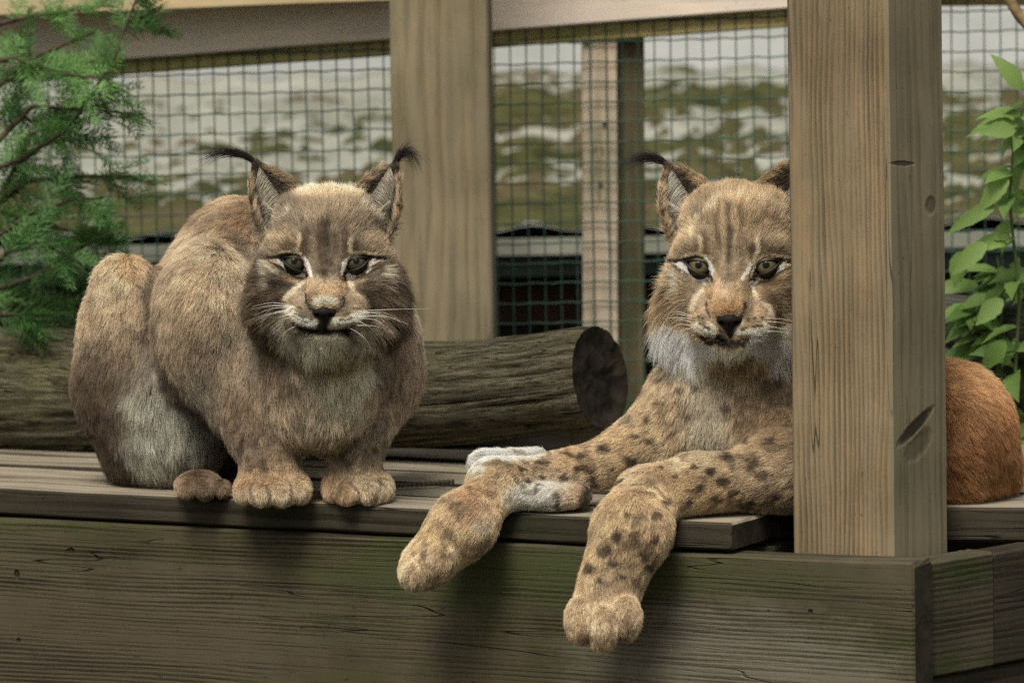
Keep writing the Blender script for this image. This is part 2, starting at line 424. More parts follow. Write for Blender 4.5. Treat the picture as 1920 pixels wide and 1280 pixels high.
# ------------------------------------------------------------------ log
def make_log():
    t = thing('fallen_log', P(700, 850, .8), 'thick mossy grey log lying across the back of the deck behind the lynxes', 'log')
    s = N('log_bark'); tc, v = s.coords()
    ld = np.array([0.83, -.5, 0.0])
    at = s.new('ShaderNodeAttribute'); at.attribute_name = 'grain'
    g = at.outputs['Vector']
    n1 = s.noise(s.vmath('MULTIPLY', g, (9., 34., 1.)), 1.0, 6, .75)
    n2 = s.noise(s.vmath('MULTIPLY', g, (30., 110., 1.)), 1.0, 4, .7)
    n3 = s.noise(tc, 9., 4, .6)
    c = s.mix(s.ramp(n1, .32, .68), (.022, .018, .011), (.36, .325, .215))
    c = s.mix(s.math('MULTIPLY', s.ramp(n3, .45, .65), .55), c, (.19, .19, .08))
    c = s.mix(s.ramp(n2, .35, .7, .55, 0), c, (.02, .016, .01))
    ck = s.noise(s.vmath('MULTIPLY', g, (4., 20., 1.)), 1.0, 3, .6); ckm = s.ramp(s.math('ABSOLUTE', s.math('SUBTRACT', ck, .5)), .0, .014, 1, 0)
    c = s.mix(s.math('MULTIPLY', ckm, .9), c, (.008, .006, .004)); n1 = s.math('SUBTRACT', n1, s.math('MULTIPLY', ckm, .5))
    s.bump(s.math('ADD', s.math('MULTIPLY', n1, 1.6), n2), 1.0, .012); M1 = s.done(c, .9, .15)
    s = N('log_cut_end'); tc, v = s.coords()
    n = s.noise(tc, 30., 5, .7)
    c = s.mix(s.ramp(n, .3, .75), (.010, .008, .006), (.035, .028, .02)); s.bump(n, 1., .004); M2 = s.done(c, .9, .15)
    # axis through photo points at given depths
    pts = [P(-260, 742, 1.10), P(0, 735, .98), P(300, 738, .86), P(600, 742, .74), P(850, 738, .63), P(1010, 722, .555), P(1125, 708, .50)]
    rr = [RR(126, 1.1), RR(124, .98), RR(118, .86), RR(108, .74), RR(100, .63), RR(97, .555), RR(101, .5)]
    n_s, n_a = 150, 96
    tt = np.linspace(0, len(pts) - 1, n_s); pts = np.array(pts)
    ax = np.stack([np.interp(tt, range(len(pts)), pts[:, k]) for k in range(3)], 1)
    ker = np.ones(15) / 15
    for k in range(3):
        pad = np.pad(ax[:, k], 7, mode='reflect', reflect_type='odd'); ax[:, k] = np.convolve(pad, ker, 'valid')
    rad_ = np.interp(tt, range(len(rr)), rr)
    tan = np.gradient(ax, axis=0); tan /= np.linalg.norm(tan, axis=1)[:, None]
    sdir = np.cross(tan, [0, 0, 1.0]); sdir /= np.linalg.norm(sdir, axis=1)[:, None]; up = np.cross(sdir, tan)
    L = np.concatenate([[0], np.cumsum(np.linalg.norm(np.diff(ax, axis=0), axis=1))])
    V = []; G = []
    for i in range(n_s):
        th = np.linspace(0, 2 * np.pi, n_a, endpoint=False)
        q = np.stack([np.full(n_a, L[i] * 4.), np.cos(th) * 2.6 + .3 * L[i], np.sin(th) * 2.6], 1)
        ef = 1 - .7 * sstep(n_s - 22, n_s - 3, i)
        r = rad_[i] * (1 + ef * .10 * (fbm(q * [.6, .5, .5], 1., 3) - .5) + ef * .09 * (fbm(q * [1.2, 4.5, 4.5], 1., 9) - .5))
        cr = fbm(q * [.45, 2.2, 2.2], 1., 21, 2); r -= .008 * ef * sstep(.035, .0, np.abs(cr - .5))
        if i > n_s - 4: r *= 1 - .012 * (i - n_s + 4)
        c_, s_ = np.cos(th), np.sin(th)
        V.append(ax[i] + np.outer(c_ * r, sdir[i]) + np.outer(s_ * r, up[i])); G.append(np.stack([np.full(n_a, L[i]), th / (2 * np.pi) * 1.6 * (1), q[:, 0] * 0], 1))
    V = np.concatenate(V); G = np.concatenate(G); F = []; 
    i, j = np.meshgrid(np.arange(n_s - 1), np.arange(n_a), indexing='ij'); i = i.ravel(); j = j.ravel()
    F = np.stack([i * n_a + j, (i + 1) * n_a + j, (i + 1) * n_a + (j + 1) % n_a, i * n_a + (j + 1) % n_a], 1)
    o = quads_obj('trunk_piece', V, F, [M1], t)
    at = o.data.attributes.new('grain', 'FLOAT_VECTOR', 'POINT'); at.data.foreach_set('vector', G.astype(np.float32).ravel())
    # cut end, dished with rough rings
    e0 = V[(n_s - 1) * n_a:]; c0 = ax[-1]; VE = [e0 + tan[-1] * .0005]; FE = []
    rings = 9
    for k in range(1, rings + 1):
        f = 1 - k / rings
        p = c0 + (e0 - c0) * max(f, .001)
        p = p + tan[-1][None, :] * ((fbm(p, 60., 4) - .5) * .012 - .006 * sstep(0, 1, k / 3))[:, None]
        VE.append(p)
    VE = np.concatenate(VE)
    i, j = np.meshgrid(np.arange(rings), np.arange(n_a), indexing='ij'); i = i.ravel(); j = j.ravel()
    FE = np.stack([i * n_a + j, (i + 1) * n_a + j, (i + 1) * n_a + (j + 1) % n_a, i * n_a + (j + 1) % n_a], 1)
    e = quads_obj('cut_end', VE, FE, [M2], t)
    for x in (o, e): x.location = -t.location
    return t
make_log()
# short block under the log
blk = P(1122, 806, .60)
bt = thing('support_block', (blk[0], .62, ZD), 'short pale timber block under the right end of the log', 'block')
board('block_body', .07, .048, .05, M_bpost, bt, np.array([P(1092, 850, .62)[0], .60, ZD]), (0, 0, 1), (0, -1, 0), 2, .0005, .002, None, 5) if False else None
o = board('timber_block', .09, .065, .05, M_bpost, bt, np.array([P(1155, 850, .60)[0], .60, ZD + .001]), (0, 0, 1), (0, -1, 0), 2, .0005, .002, None, 5)
# a frayed bit of rope lying on the planks
def rope():
    a = deck_at(742, 917); b = deck_at(852, 909)
    V = []; F = []; n = 60; m = 6
    for st in range(2):
        base = len(V)
        for i in range(n):
            t = i / (n - 1); c = a + (b - a) * t + np.array([0, .004 * math.sin(t * 9), .005]); ph = t * 40 + st * math.pi
            c = c + np.array([0, math.cos(ph) * .0017, math.sin(ph) * .0017])
            for j in range(m):
                an = 2 * math.pi * j / m; V.append(c + np.array([0, math.cos(an) * .0022, math.sin(an) * .0022]))
        for i in range(n - 1):
            for j in range(m): F.append((base + i * m + j, base + i * m + (j + 1) % m, base + (i + 1) * m + (j + 1) % m, base + (i + 1) * m + j))
    o = mesh_obj('rope', V, F, [plain('rope_fibre', (.09, .075, .05))], smooth=True)
    tag(o, 'thin dark twisted rope lying on the planks beside the sitting lynx', 'rope')
rope()
# ------------------------------------------------------------------ fence behind the deck
YF = 1.46
fence = thing('wire_fence', (0, YF, ZD - .3), 'green welded wire fence with timber frame behind the deck', 'fence')
M_wire = plain('green_wire', (.032, .08, .055), .5, .4, .3, 40.)
M_rail = wood_mat('rail_wood', (.72, .64, .56), (.54, .47, .39), ring=.02, pith=(.5, .5), algae=(.3, .28, .16), algae_lo=.6, algae_hi=.9, grime=.25, bump=.3, contrast=.4)
M_mossrail = wood_mat('mossy_rail_wood', (.5, .42, .2), (.22, .2, .09), ring=.02, pith=(.5, .5), algae=(.25, .25, .09), algae_lo=.4, algae_hi=.6, grime=.5, bump=.6, contrast=.4)
M_batten = wood_mat('batten_wood', (.58, .50, .40), (.40, .33, .24), ring=.015, pith=(.5, .5), algae=(.22, .22, .13), algae_lo=.5, algae_hi=.8, grime=.25, bump=.3, contrast=.4, knots=[])
M_darkpost = wood_mat('fence_post_wood', (.155, .13, .08), (.075, .06, .035), ring=.02, pith=(.5, .5), algae=(.06, .07, .03), algae_lo=.4, algae_hi=.7, grime=.5, bump=.3, contrast=.4)

def wires():
    V = []; F = []
    c0 = P(-80, 0, YF); c1 = P(2000, 0, YF)
    ztop = P(960, -60, YF)[2]; zbot = P(960, 905, YF)[2]
    cell = .0254; row = .0318
    tilt = math.tan(rad(-.1 - 1.0))
    def warp(x, z):
        n = fbm(np.array([[x * 1.0, z * 1.0, .5]]), 3., 5)[0] - .5
        n2 = fbm(np.array([[x * 1.0, z * 1.0, 2.5]]), 3., 8)[0] - .5
        kx = 1 - .055 * (x - .2) / .7 * .7 if False else 1.0
        return np.array([x + n * .005, YF + n2 * .02, z + n2 * .005 + .012 * x])
    def tube(pts, r):
        b = len(V)
        pts = np.array(pts); d = pts[-1] - pts[0]; d /= np.linalg.norm(d)
        a = np.cross(d, [0, 1, 0]); a /= np.linalg.norm(a); c = np.cross(d, a)
        for p in pts:
            for k in range(4):
                an = math.pi / 2 * k; V.append(p + a * math.cos(an) * r + c * math.sin(an) * r)
        for i in range(len(pts) - 1):
            for k in range(4): F.append((b + i * 4 + k, b + i * 4 + (k + 1) % 4, b + (i + 1) * 4 + (k + 1) % 4, b + (i + 1) * 4 + k))
    x = c0[0]; 
    while x < c1[0]:
        zs = np.arange(zbot, ztop + .02, row / 2)
        tube([warp(x, z) for z in zs], .00112); x += cell * (1 - .10 * np.clip(-x, -.3, .7))
    z = zbot
    while z < ztop:
        xs = np.arange(c0[0], c1[0], cell / 2)
        tube([warp(xx, z) + np.array([0, -.0012, -.0009 * math.sin(xx * 2 * math.pi / cell / 2)]) for xx in xs], .0012); z += row
    o = quads_obj('wire_mesh', np.array(V), np.array(F), [M_wire], fence, True); o['kind'] = 'stuff'
    o.location = -fence.location
wires()
def seg_board(name, a, b, W, T, mat, seed, ynorm=(0, -1, 0)):
    """Board whose lower edge runs from a to b, face W high towards the camera, T thick."""
    a = np.array(a); b = np.array(b); d = b - a; L = np.linalg.norm(d)
    return board(name, L, W, T, mat, fence, a, d / L, ynorm, 10, .0008, .003, None, seed)
# top rail in front of the wire, mossy strip just behind it
seg_board('top_rail', P(-60, 135, YF - .012), P(2000, -22, YF - .018), .13, .014, M_rail, 1)
seg_board('mossy_strip', P(-60, 162, YF + .003), P(1760, 31, YF + .003), .075, .05, M_mossrail, 2)
seg_board('mossy_strip', P(1700, 12, YF + .05), P(2050, 10, YF + .05), .06, .05, M_mossrail, 3)
# light batten in front of a darker post
xb = P(1154, 500, YF + .01); zb = P(1120, 900, YF)[2]
board('batten', 1.1, RR(66, YF), .02, M_batten, fence, np.array([xb[0], YF + .008, zb]), (.012, 0, 1), (0, -1, 0), 10, .0006, .002, None, 7)
xb = P(1205, 500, YF + .03)
board('fence_upright', 1.1, RR(100, YF), .05, M_darkpost, fence, np.array([xb[0], YF + .032, zb]), (.012, 0, 1), (0, -1, 0), 10, .0006, .003, None, 8)
xb = P(1750, 500, YF + .03)
board('fence_upright', 1.1, RR(90, YF), .05, M_darkpost, fence, np.array([xb[0], YF + .032, zb]), (.012, 0, 1), (0, -1, 0), 10, .0006, .003, None, 9)
# screws in the batten
s_m = plain('screw_metal', (.12, .10, .08), .5, .5)
for (sx, sy) in ((1099, 82), (1133, 232), (1126, 345)):
    c = P(sx, sy, YF + .006)
    V = [c + np.array([math.cos(a) * .0035, -.001, math.sin(a) * .0035]) for a in np.linspace(0, 2 * math.pi, 9)[:-1]] + [c + np.array([math.cos(a) * .0035, .004, math.sin(a) * .0035]) for a in np.linspace(0, 2 * math.pi, 9)[:-1]]
    F = [tuple(range(8))] + [(i, i + 8, (i + 1) % 8 + 8, (i + 1) % 8) for i in range(8)]
    o = mesh_obj('screw', V, F, [s_m], fence); o.location = -fence.location
# upper beam at the far left
ub = thing('ceiling_beam', P(250, 10, YF - .2), 'pale yellowish beam edge above the conifer at the top left', 'beam')
board('beam_timber', .9, .10, .06, wood_mat('beam_wood', (.55, .45, .28), (.38, .30, .18), ring=.02, grime=.3, bump=.3, contrast=.3), ub, P(-300, 44, YF - .10), (P(735, 4, YF - .10) - P(-300, 44, YF - .10)), (0, -1, 0), 4, .001, .003, None, 1)

# ------------------------------------------------------------------ low mossy roof beyond the fence
YE, YT, YR = 2.4, 4.6, 6.4
shed = thing('shed', (0, YE + 1, ZD - 1), 'low outbuilding with a mossy pale sheet roof beyond the fence', 'shed')
e_l = P(-700, 452, YE); e_r = P(2600, 436, YE)
def zline(py, y): return P(960, py, y)[2]
z_e = zline(440, YE); z_t = zline(146, YT); z_r = zline(-90, YR)
def roof_z(y):
    return .010 * (1 - ((y - YE) / .42) % 1.0) + np.where(y < YT, z_e + (z_t - z_e) * (y - YE) / (YT - YE), z_t + .003 + (z_r - z_t) * (y - YT) / (YR - YT))
def roof_sheet(name, y0, y1, mat, lift=0., nx=260, ny=260, wave=.006):
    xs = np.linspace(-2.6, 3.0, nx); ys = np.linspace(y0, y1, ny)
    X, Y = np.meshgrid(xs, ys, indexing='ij'); X = X.ravel(); Y = Y.ravel()
    Z = roof_z(Y) + wave * np.sin(X * 2 * np.pi / .16) + lift
    i, j = np.meshgrid(np.arange(nx - 1), np.arange(ny - 1), indexing='ij'); i = i.ravel(); j = j.ravel()
    F = np.stack([i * ny + j, (i + 1) * ny + j, (i + 1) * ny + j + 1, i * ny + j + 1], 1)
    o = quads_obj(name, np.stack([X, Y, Z], 1), F, [mat], shed); o.location = -shed.location
    return o
s = N('old_roof_sheet'); tc, v = s.coords(False)
n1 = s.noise(s.vmath('MULTIPLY', tc, (1.2, .8, 1)), 3.0, 6, .65); n2 = s.noise(s.vmath('MULTIPLY', tc, (6., 2., 1)), 5.0, 4, .6)
c = s.mix(s.ramp(n1, .35, .7), (.30, .305, .27), (.19, .195, .16)); c = s.mix(s.ramp(n2, .5, .8, 0, .5), c, (.13, .14, .085))
M_roof = s.done(c, .8, .3)
s = N('upper_roof_sheet'); tc, v = s.coords(False)
n1 = s.noise(tc, 2.0, 4, .6); c = s.mix(s.ramp(n1, .3, .7), (.37, .38, .37), (.28, .29, .275)); M_roof2 = s.done(c, .5, .4)  # paler than the lower sheet: sky glare put into the colour
roof_sheet('roof', YE, YT + .05, M_roof); roof_sheet('upper_roof', YT, YR, M_roof2, 0, 120, 30)
def moss_layer():
    nx, ny = 620, 330
    xs = np.linspace(-2.4, 2.6, nx); ys = np.linspace(YE + .01, YT, ny)
    X, Y = np.meshgrid(xs, ys, indexing='ij'); X = X.ravel(); Y = Y.ravel()
    p = np.stack([X * 1.3, (Y - .3 * X) * 1.5, X * 0], 1)
    f = .30 * fbm(p, 2.0, 31, 6) + .70 * fbm(p * [.9, 1.3, 1], 17., 37, 5)
    near = (Y - YE) / (YT - YE)
    thr = .552 + .04 * near + .30 * sstep(.12, .0, near) * 0 - .09 * sstep(.30, .08, near)
    # bare patch on the left, thicker moss near the middle
    thr = thr + .085 * sstep(.0, -.3, X) * sstep(.2, .45, near) - .045 * sstep(-.35, .0, X) * sstep(.75, .2, X)
    thr = thr + .09 * sstep(.80, 1.0, near)
    h = np.clip((f - thr) * .14, -.004, .015) * sstep(YE, YE + .2, Y) + (fbm(np.stack([X, Y, X * 0], 1), 26., 5, 3) - .5) * .006 * (f > thr)
    Z = roof_z(Y) + .006 * np.sin(X * 2 * np.pi / .16) + .002 + h
    i, j = np.meshgrid(np.arange(nx - 1), np.arange(ny - 1), indexing='ij'); i = i.ravel(); j = j.ravel()
    m = (f > thr).reshape(nx, ny); keep = (m[:-1, :-1] | m[1:, :-1] | m[1:, 1:] | m[:-1, 1:]).ravel()
    F = np.stack([i * ny + j, (i + 1) * ny + j, (i + 1) * ny + j + 1, i * ny + j + 1], 1)[keep]
    used, inv = np.unique(F, return_inverse=True); V = np.stack([X, Y, Z], 1)[used]; F = inv.reshape(F.shape)
    s = N('roof_moss'); tc, v = s.coords(False)
    n = s.noise(tc, 9.0, 5, .7); n2 = s.noise(tc, 2.2, 3, .6)
    c = s.mix(s.ramp(n, .3, .7), (.028, .032, .012), (.085, .085, .035)); c = s.mix(s.ramp(n2, .45, .65), c, (.09, .072, .04)); s.bump(n, .8, .02)
    o = quads_obj('roof_moss', V, F, [s.done(c, .95, .1)], shed); o['kind'] = 'stuff'; o.location = -shed.location
moss_layer()
def box_obj(name, lo, hi, mat, parent):
    x0, y0, z0 = lo; x1, y1, z1 = hi
    V = [(x0, y0, z0), (x1, y0, z0), (x1, y1, z0), (x0, y1, z0), (x0, y0, z1), (x1, y0, z1), (x1, y1, z1), (x0, y1, z1)]
    F = [(0, 3, 2, 1), (4, 5, 6, 7), (0, 1, 5, 4), (1, 2, 6, 5), (2, 3, 7, 6), (3, 0, 4, 7)]
    o = mesh_obj(name, V, F, [mat], parent)
    if parent is not None: o.location = -parent.location
    return o
M_eave = plain('eave_grey', (.22, .23, .19), .8, .2, .35, 6.)
M_dark = plain('shaded_boards', (.022, .018, .014), .9, .1, .4, 4.)  # near-black colour carries the shade of the wall under the eave
M_brown = plain('brown_cladding', (.085, .05, .032), .85, .1, .35, 5.)
zE = z_e
box_obj('eave_board', (-2.6, YE - .02, zE - .035), (3.0, YE + .01, zE - .008), M_eave, shed)
box_obj('fascia_gutter', (-2.6, YE + .012, zE - .075), (3.0, YE + .05, zE - .036), plain('dark_gutter', (.03, .045, .035), .5, .4), shed)
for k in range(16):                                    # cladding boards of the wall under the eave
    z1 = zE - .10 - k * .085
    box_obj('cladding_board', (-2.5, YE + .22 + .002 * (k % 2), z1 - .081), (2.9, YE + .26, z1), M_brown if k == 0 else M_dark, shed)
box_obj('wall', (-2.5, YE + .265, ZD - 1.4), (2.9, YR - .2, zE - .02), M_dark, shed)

# ground reaching the horizon
gs = N('soil'); tc, v = gs.coords(False); n = gs.noise(tc, 3., 6, .7)
gc = gs.mix(gs.ramp(n, .3, .7), (.025, .02, .014), (.05, .045, .022)); gs.bump(n, 1., .03)
ground = mesh_obj('ground', [(-150, -150, ZD - 1.1), (150, -150, ZD - 1.1), (150, 150, ZD - 1.1), (-150, 150, ZD - 1.1)], [(0, 1, 2, 3)], [gs.done(gc, .95, .1)])
tag(ground, kind='structure')
# dark hedge bank far behind that closes the view above the roof
# ------------------------------------------------------------------ plants
def leaf_mat(name, c1, c2, trans=.35):
    s = N(name); tc, v = s.coords(False)
    oi = s.new('ShaderNodeAttribute'); oi.attribute_name = 'tone'
    n = s.noise(tc, 14., 3)
    col = s.mix(s.math('ADD', s.math('MULTIPLY', oi.outputs['Fac'], .7), s.math('MULTIPLY', n, .3), clamp=True), c1, c2)
    s.done(col, .55, .35)
    tr = s.new('ShaderNodeBsdfTranslucent'); s.put(tr.inputs[0], col)
    mx = s.new('ShaderNodeMixShader'); mx.inputs[0].default_value = trans
    s.l.new(s.b.outputs[0], mx.inputs[1]); s.l.new(tr.outputs[0], mx.inputs[2])
    out = [x for x in s.n if x.type == 'OUTPUT_MATERIAL'][0]; s.l.new(mx.outputs[0], out.inputs[0])
    return s.m
M_con = leaf_mat('conifer_needles', (.03, .10, .03), (.22, .42, .12), .4)
M_bark = plain('conifer_bark', (.07, .05, .035), .9, .1, .4, 60.)
M_leaf = leaf_mat('leaf_green', (.06, .16, .025), (.34, .50, .15), .45)
M_stem = plain('green_stem', (.07, .10, .04), .7, .3)

def tube_mesh(V, F, pts, r0, r1, m=6):
    pts = np.array(pts); n = len(pts); b = len(V)
    tan = np.gradient(pts, axis=0)
    for i in range(n):
        d = tan[i] / (np.linalg.norm(tan[i]) + 1e-9); a = np.cross(d, [0.3, .9, .31]); a /= np.linalg.norm(a); c = np.cross(d, a)
        r = r0 + (r1 - r0) * i / (n - 1)
        for k in range(m):
            an = 2 * math.pi * k / m; V.append(pts[i] + (a * math.cos(an) + c * math.sin(an)) * r)
    for i in range(n - 1):
        for k in range(m): F.append((b + i * m + k, b + i * m + (k + 1) % m, b + (i + 1) * m + (k + 1) % m, b + (i + 1) * m + k))

def conifer():
    t = thing('conifer', P(20, 900, 1.15), 'feathery dark green conifer growing at the left beside the wire fence', 'tree')
    rg = np.random.default_rng(12)
    V = []; F = []
    base = P(-60, 900, 1.25)
    # trunk outside the frame on the left with limbs reaching into view
    tube_mesh(V, F, [P(-70, 1300, 1.25), P(-60, 800, 1.25), P(-50, 400, 1.22), P(-30, 100, 1.2), P(-20, -200, 1.2)], .02, .008)
    tk = quads_obj('trunk', np.array(V), np.array(F), [M_bark], t); tk.location = -t.location
    limbs = [([(-50, 330), (40, 300), (130, 240), (215, 110), (262, -20)], 1.05, 1.3), ([(-30, 420), (20, 330), (60, 250), (110, 235)], 1.1, 1.0),
             ([(-40, 300), (60, 200), (150, 205), (270, 215)], 1.0, 1.2), ([(-50, 210), (40, 120), (150, 70), (300, 20)], 1.15, 1.15),
             ([(-40, 120), (30, 110), (120, 140), (210, 150)], .95, 1.0), ([(-50, 420), (50, 340), (150, 330), (250, 330)], 1.1, 1.1),
             ([(-50, 470), (60, 400), (130, 375), (200, 370)], .95, .9), ([(-60, 520), (20, 470), (90, 460), (140, 490)], .85, .8),
             ([(-60, 630), (0, 590), (40, 590), (60, 600)], .85, .6), ([(-60, 250), (20, 200), (90, 250), (190, 290)], 1.2, 1.1), ([(-60, 60), (60, 30), (130, 20), (210, 10)], 1.2, .9),
             ([(-60, 560), (60, 520), (140, 470), (210, 440)], 1.25, 1.0), ([(-60, 380), (80, 420), (160, 440), (220, 420)], 1.3, 1.0), ([(-60, 640), (40, 560), (120, 560), (190, 520)], 1.3, .9)]
    LV = []; tone = []
    for (pp, yd, dens) in limbs:
        pts = np.array([P(a, b, yd + .03 * math.sin(a * .02)) for a, b in pp])
        tt = np.linspace(0, len(pts) - 1, 22); c = np.stack([np.interp(tt, range(len(pts)), pts[:, k]) for k in range(3)], 1)
        V = []; F = []; tube_mesh(V, F, c, .0045, .0015)
        b = quads_obj('branch', np.array(V), np.array(F), [M_bark], t); b.location = -t.location
        lt = rg.uniform(0, .75)
        # side sprays
        nsp = int(23 * dens)
        for s_ in range(nsp):
            f = rg.uniform(.12, 1.0); k = int(f * 21); p0 = c[k]; d = c[min(k + 1, 21)] - c[max(k - 1, 0)]; d /= np.linalg.norm(d)
            side = rg.normal(0, 1, 3) * [.7, .8, .35]; side -= d * (side @ d); side /= np.linalg.norm(side)
            dirn = d * rg.uniform(.45, .9) + side * rg.uniform(.5, 1.) + np.array([0, 0, -.12]); dirn /= np.linalg.norm(dirn)
            ln = rg.uniform(.05, .115) * (1.15 - .4 * f)
            nrm = np.cross(dirn, side); nrm /= np.linalg.norm(nrm) + 1e-9; lat = np.cross(nrm, dirn)
            tn = np.clip(lt + rg.normal(0, .18), 0, 1)
            nt = int(ln / .0052)
            for q in range(nt):
                g = q / nt; pc = p0 + dirn * ln * g + np.array([0, 0, -.10 * ln * g * g])
                for sg in (-1, 1):
                    tl = .034 * (1 - g * .75) * rg.uniform(.7, 1.2)
                    td = dirn * .75 + lat * sg * .8 + nrm * rg.normal(0, .18); td /= np.linalg.norm(td)
                    wv = np.cross(td, nrm + rg.normal(0, .3, 3)); wv /= np.linalg.norm(wv) + 1e-9
                    # three small scale-leaf slivers along the twig
                    for h_ in (0., .45):
                        a = pc + td * tl * h_; w = .0016
                        off = td * tl * .62 + wv * rg.normal(0, .003)
                        LV.append((a - wv * w, a + wv * w, a + off)); tone.append(np.clip(tn + rg.normal(0, .1) + .15 * g, 0, 1))
    LV = np.array(LV).reshape(-1, 3); Fm = np.arange(len(LV)).reshape(-1, 3)
    o = quads_obj('needles', LV, Fm, [M_con], t, False); o['kind'] = 'stuff'; o.location = -t.location
    a = o.data.attributes.new('tone', 'FLOAT', 'POINT'); a.data.foreach_set('value', np.repeat(np.array(tone, dtype=np.float32), 3))
conifer()

def blade(L, W, curl, seed, toothed=True):
    rg = np.random.default_rng(seed); n = 9; V = []; F = []
    for i in range(n + 1):
        t = i / n; w = W * .5 * (math.sin(math.pi * min(t * 1.02, 1) ** .8) ** .9 + .02) * (1 + (.12 if toothed and i % 2 else 0))
        z = -curl * L * t * t
        V += [(L * t, -w, z + w * .35), (L * t, 0, z), (L * t, w, z + w * .35)]
    for i in range(n):
        for k in (0, 1): F.append((i * 3 + k, i * 3 + k + 1, (i + 1) * 3 + k + 1, (i + 1) * 3 + k))
    me = bpy.data.meshes.new('leaf'); me.from_pydata(V, [], F); me.materials.append(M_leaf)
    me.polygons.foreach_set('use_smooth', np.ones(len(F), dtype=bool))
    a = me.attributes.new('tone', 'FLOAT', 'POINT'); a.data.foreach_set('value', np.full(len(V), rg.uniform(0, 1), dtype=np.float32)); me.update()
    return me
LEAVES = [blade(.066, .026, .35, 1), blade(.055, .026, .15, 2), blade(.078, .022, .4, 3), blade(.052, .026, .6, 4), blade(.065, .026, .25, 5), blade(.056, .024, .5, 6)]
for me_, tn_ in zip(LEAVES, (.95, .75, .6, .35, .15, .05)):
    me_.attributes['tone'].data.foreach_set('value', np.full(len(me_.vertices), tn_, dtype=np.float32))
def leafy_plant():
    t = thing('leafy_plant', P(1880, 930, .75), 'leafy bright green plant growing at the right beyond the corner post', 'plant')
    rg = np.random.default_rng(5)
    stems = [([(1905, 930), (1900, 760), (1912, 560), (1893, 380), (1900, 270), (1925, 180)], .72), ([(1915, 950), (1870, 720), (1880, 560), (1870, 480)], .8), ([(1950, 930), (1915, 690), (1900, 600), (1850, 560)], .86),
             ([(1890, 940), (1850, 760), (1838, 640), (1822, 560)], .82), ([(1960, 800), (1940, 520), (1925, 330), (1912, 200)], .78)]
    for si, (pp, yd) in enumerate(stems):
        pts = np.array([P(a, b, yd) for a, b in pp]); tt = np.linspace(0, len(pts) - 1, 24)
        c = np.stack([np.interp(tt, range(len(pts)), pts[:, k]) for k in range(3)], 1)
        V = []; F = []; tube_mesh(V, F, c, .0035, .0015, 5); b = quads_obj('stem', np.array(V), np.array(F), [M_stem], t); b.location = -t.location
        for q in range(34 if si else 34):
            f = rg.uniform(.12, 1.0); k = int(f * 23)
            ang = rg.uniform(0, 2 * math.pi)
            d = Vector((math.cos(ang) * .9 - .25, math.sin(ang) * .8 - .2, rg.uniform(-.35, .45))).normalized()
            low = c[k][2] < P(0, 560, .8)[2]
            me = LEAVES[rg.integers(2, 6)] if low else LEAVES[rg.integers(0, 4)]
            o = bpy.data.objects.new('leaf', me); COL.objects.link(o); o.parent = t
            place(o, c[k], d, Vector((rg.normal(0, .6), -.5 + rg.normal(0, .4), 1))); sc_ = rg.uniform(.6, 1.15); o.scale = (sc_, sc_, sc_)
    # single leaves the photograph shows clearly
    for (px, py, dx, dz, me, yd) in ((1868, 385, -1, -.38, 2, .7), (1905, 245, -1, .02, 1, .7), (1802, 470, -.2, -1, 1, .72), (1850, 455, -.75, -.55, 0, .7), (1890, 330, -.6, -.6, 0, .7), (1880, 560, -.7, -.6, 1, .7), (1885, 640, -.7, -.7, 3, .7), (1915, 170, -.5, .8, 0, .7), (1835, 535, -1, .05, 2, .75)):
        o = bpy.data.objects.new('leaf', LEAVES[me]); COL.objects.link(o); o.parent = t
        place(o, P(px, py, yd), Vector((dx, -.25, dz)), Vector((.1, -.9, .5)))
leafy_plant()
# grey split logs piled behind the reclining lynx
def small_log(px, py, yd, r, L, yaw, seed, lab):
    c = P(px, py, yd); n_s, n_a = 24, 28; V = []
    for i in range(n_s):
        th = np.linspace(0, 2 * np.pi, n_a, endpoint=False); q = np.stack([np.full(n_a, i * .12 + seed), np.cos(th) * 2, np.sin(th) * 2], 1)
        rr = r * (1 + .22 * (fbm(q, 1.2, seed, 3) - .5)); V.append(np.stack([np.full(n_a, (i / (n_s - 1) - .5) * L), np.cos(th) * rr, np.sin(th) * rr], 1))
    V = np.concatenate(V); i, j = np.meshgrid(np.arange(n_s - 1), np.arange(n_a), indexing='ij'); i = i.ravel(); j = j.ravel()
    F = [tuple(x) for x in np.stack([i * n_a + j, (i + 1) * n_a + j, (i + 1) * n_a + (j + 1) % n_a, i * n_a + (j + 1) % n_a], 1)]
    F += [tuple(range(n_a)), tuple((n_s - 1) * n_a + k for k in range(n_a - 1, -1, -1))]
    o = mesh_obj('split_log', V, F, [M_slog], smooth=False, loc=c, rot=(0, 0, yaw)); tag(o, lab, 'log', 'logs piled behind the corner post')
M_slog = wood_mat('grey_log_wood', (.07, .072, .06), (.02, .02, .017), ring=.01, algae=(.05, .06, .03), algae_lo=.5, algae_hi=.8, grime=.6, bump=1.)
small_log(1822, 612, .95, .043, .5, rad(-62), 3, 'upper grey split log showing between corner post and leafy plant')
small_log(1760, 700, 1.0, .05, .6, rad(-50), 5, 'lower grey split log just above the orange rump, mostly behind the post')
# curved brown vine at the top right
V = []; F = []; pts = [P(1880, -60, .8), P(1893, 0, .8), P(1912, 32, .8), P(1940, 62, .8), P(1990, 90, .8)]; tube_mesh(V, F, pts, .009, .008, 8)
o = quads_obj('vine_stem', np.array(V), np.array(F), [plain('vine_bark', (.28, .20, .11), .8, .2, .4, 60.)]); tag(o, 'curved brown vine stem in the top right corner', 'vine')
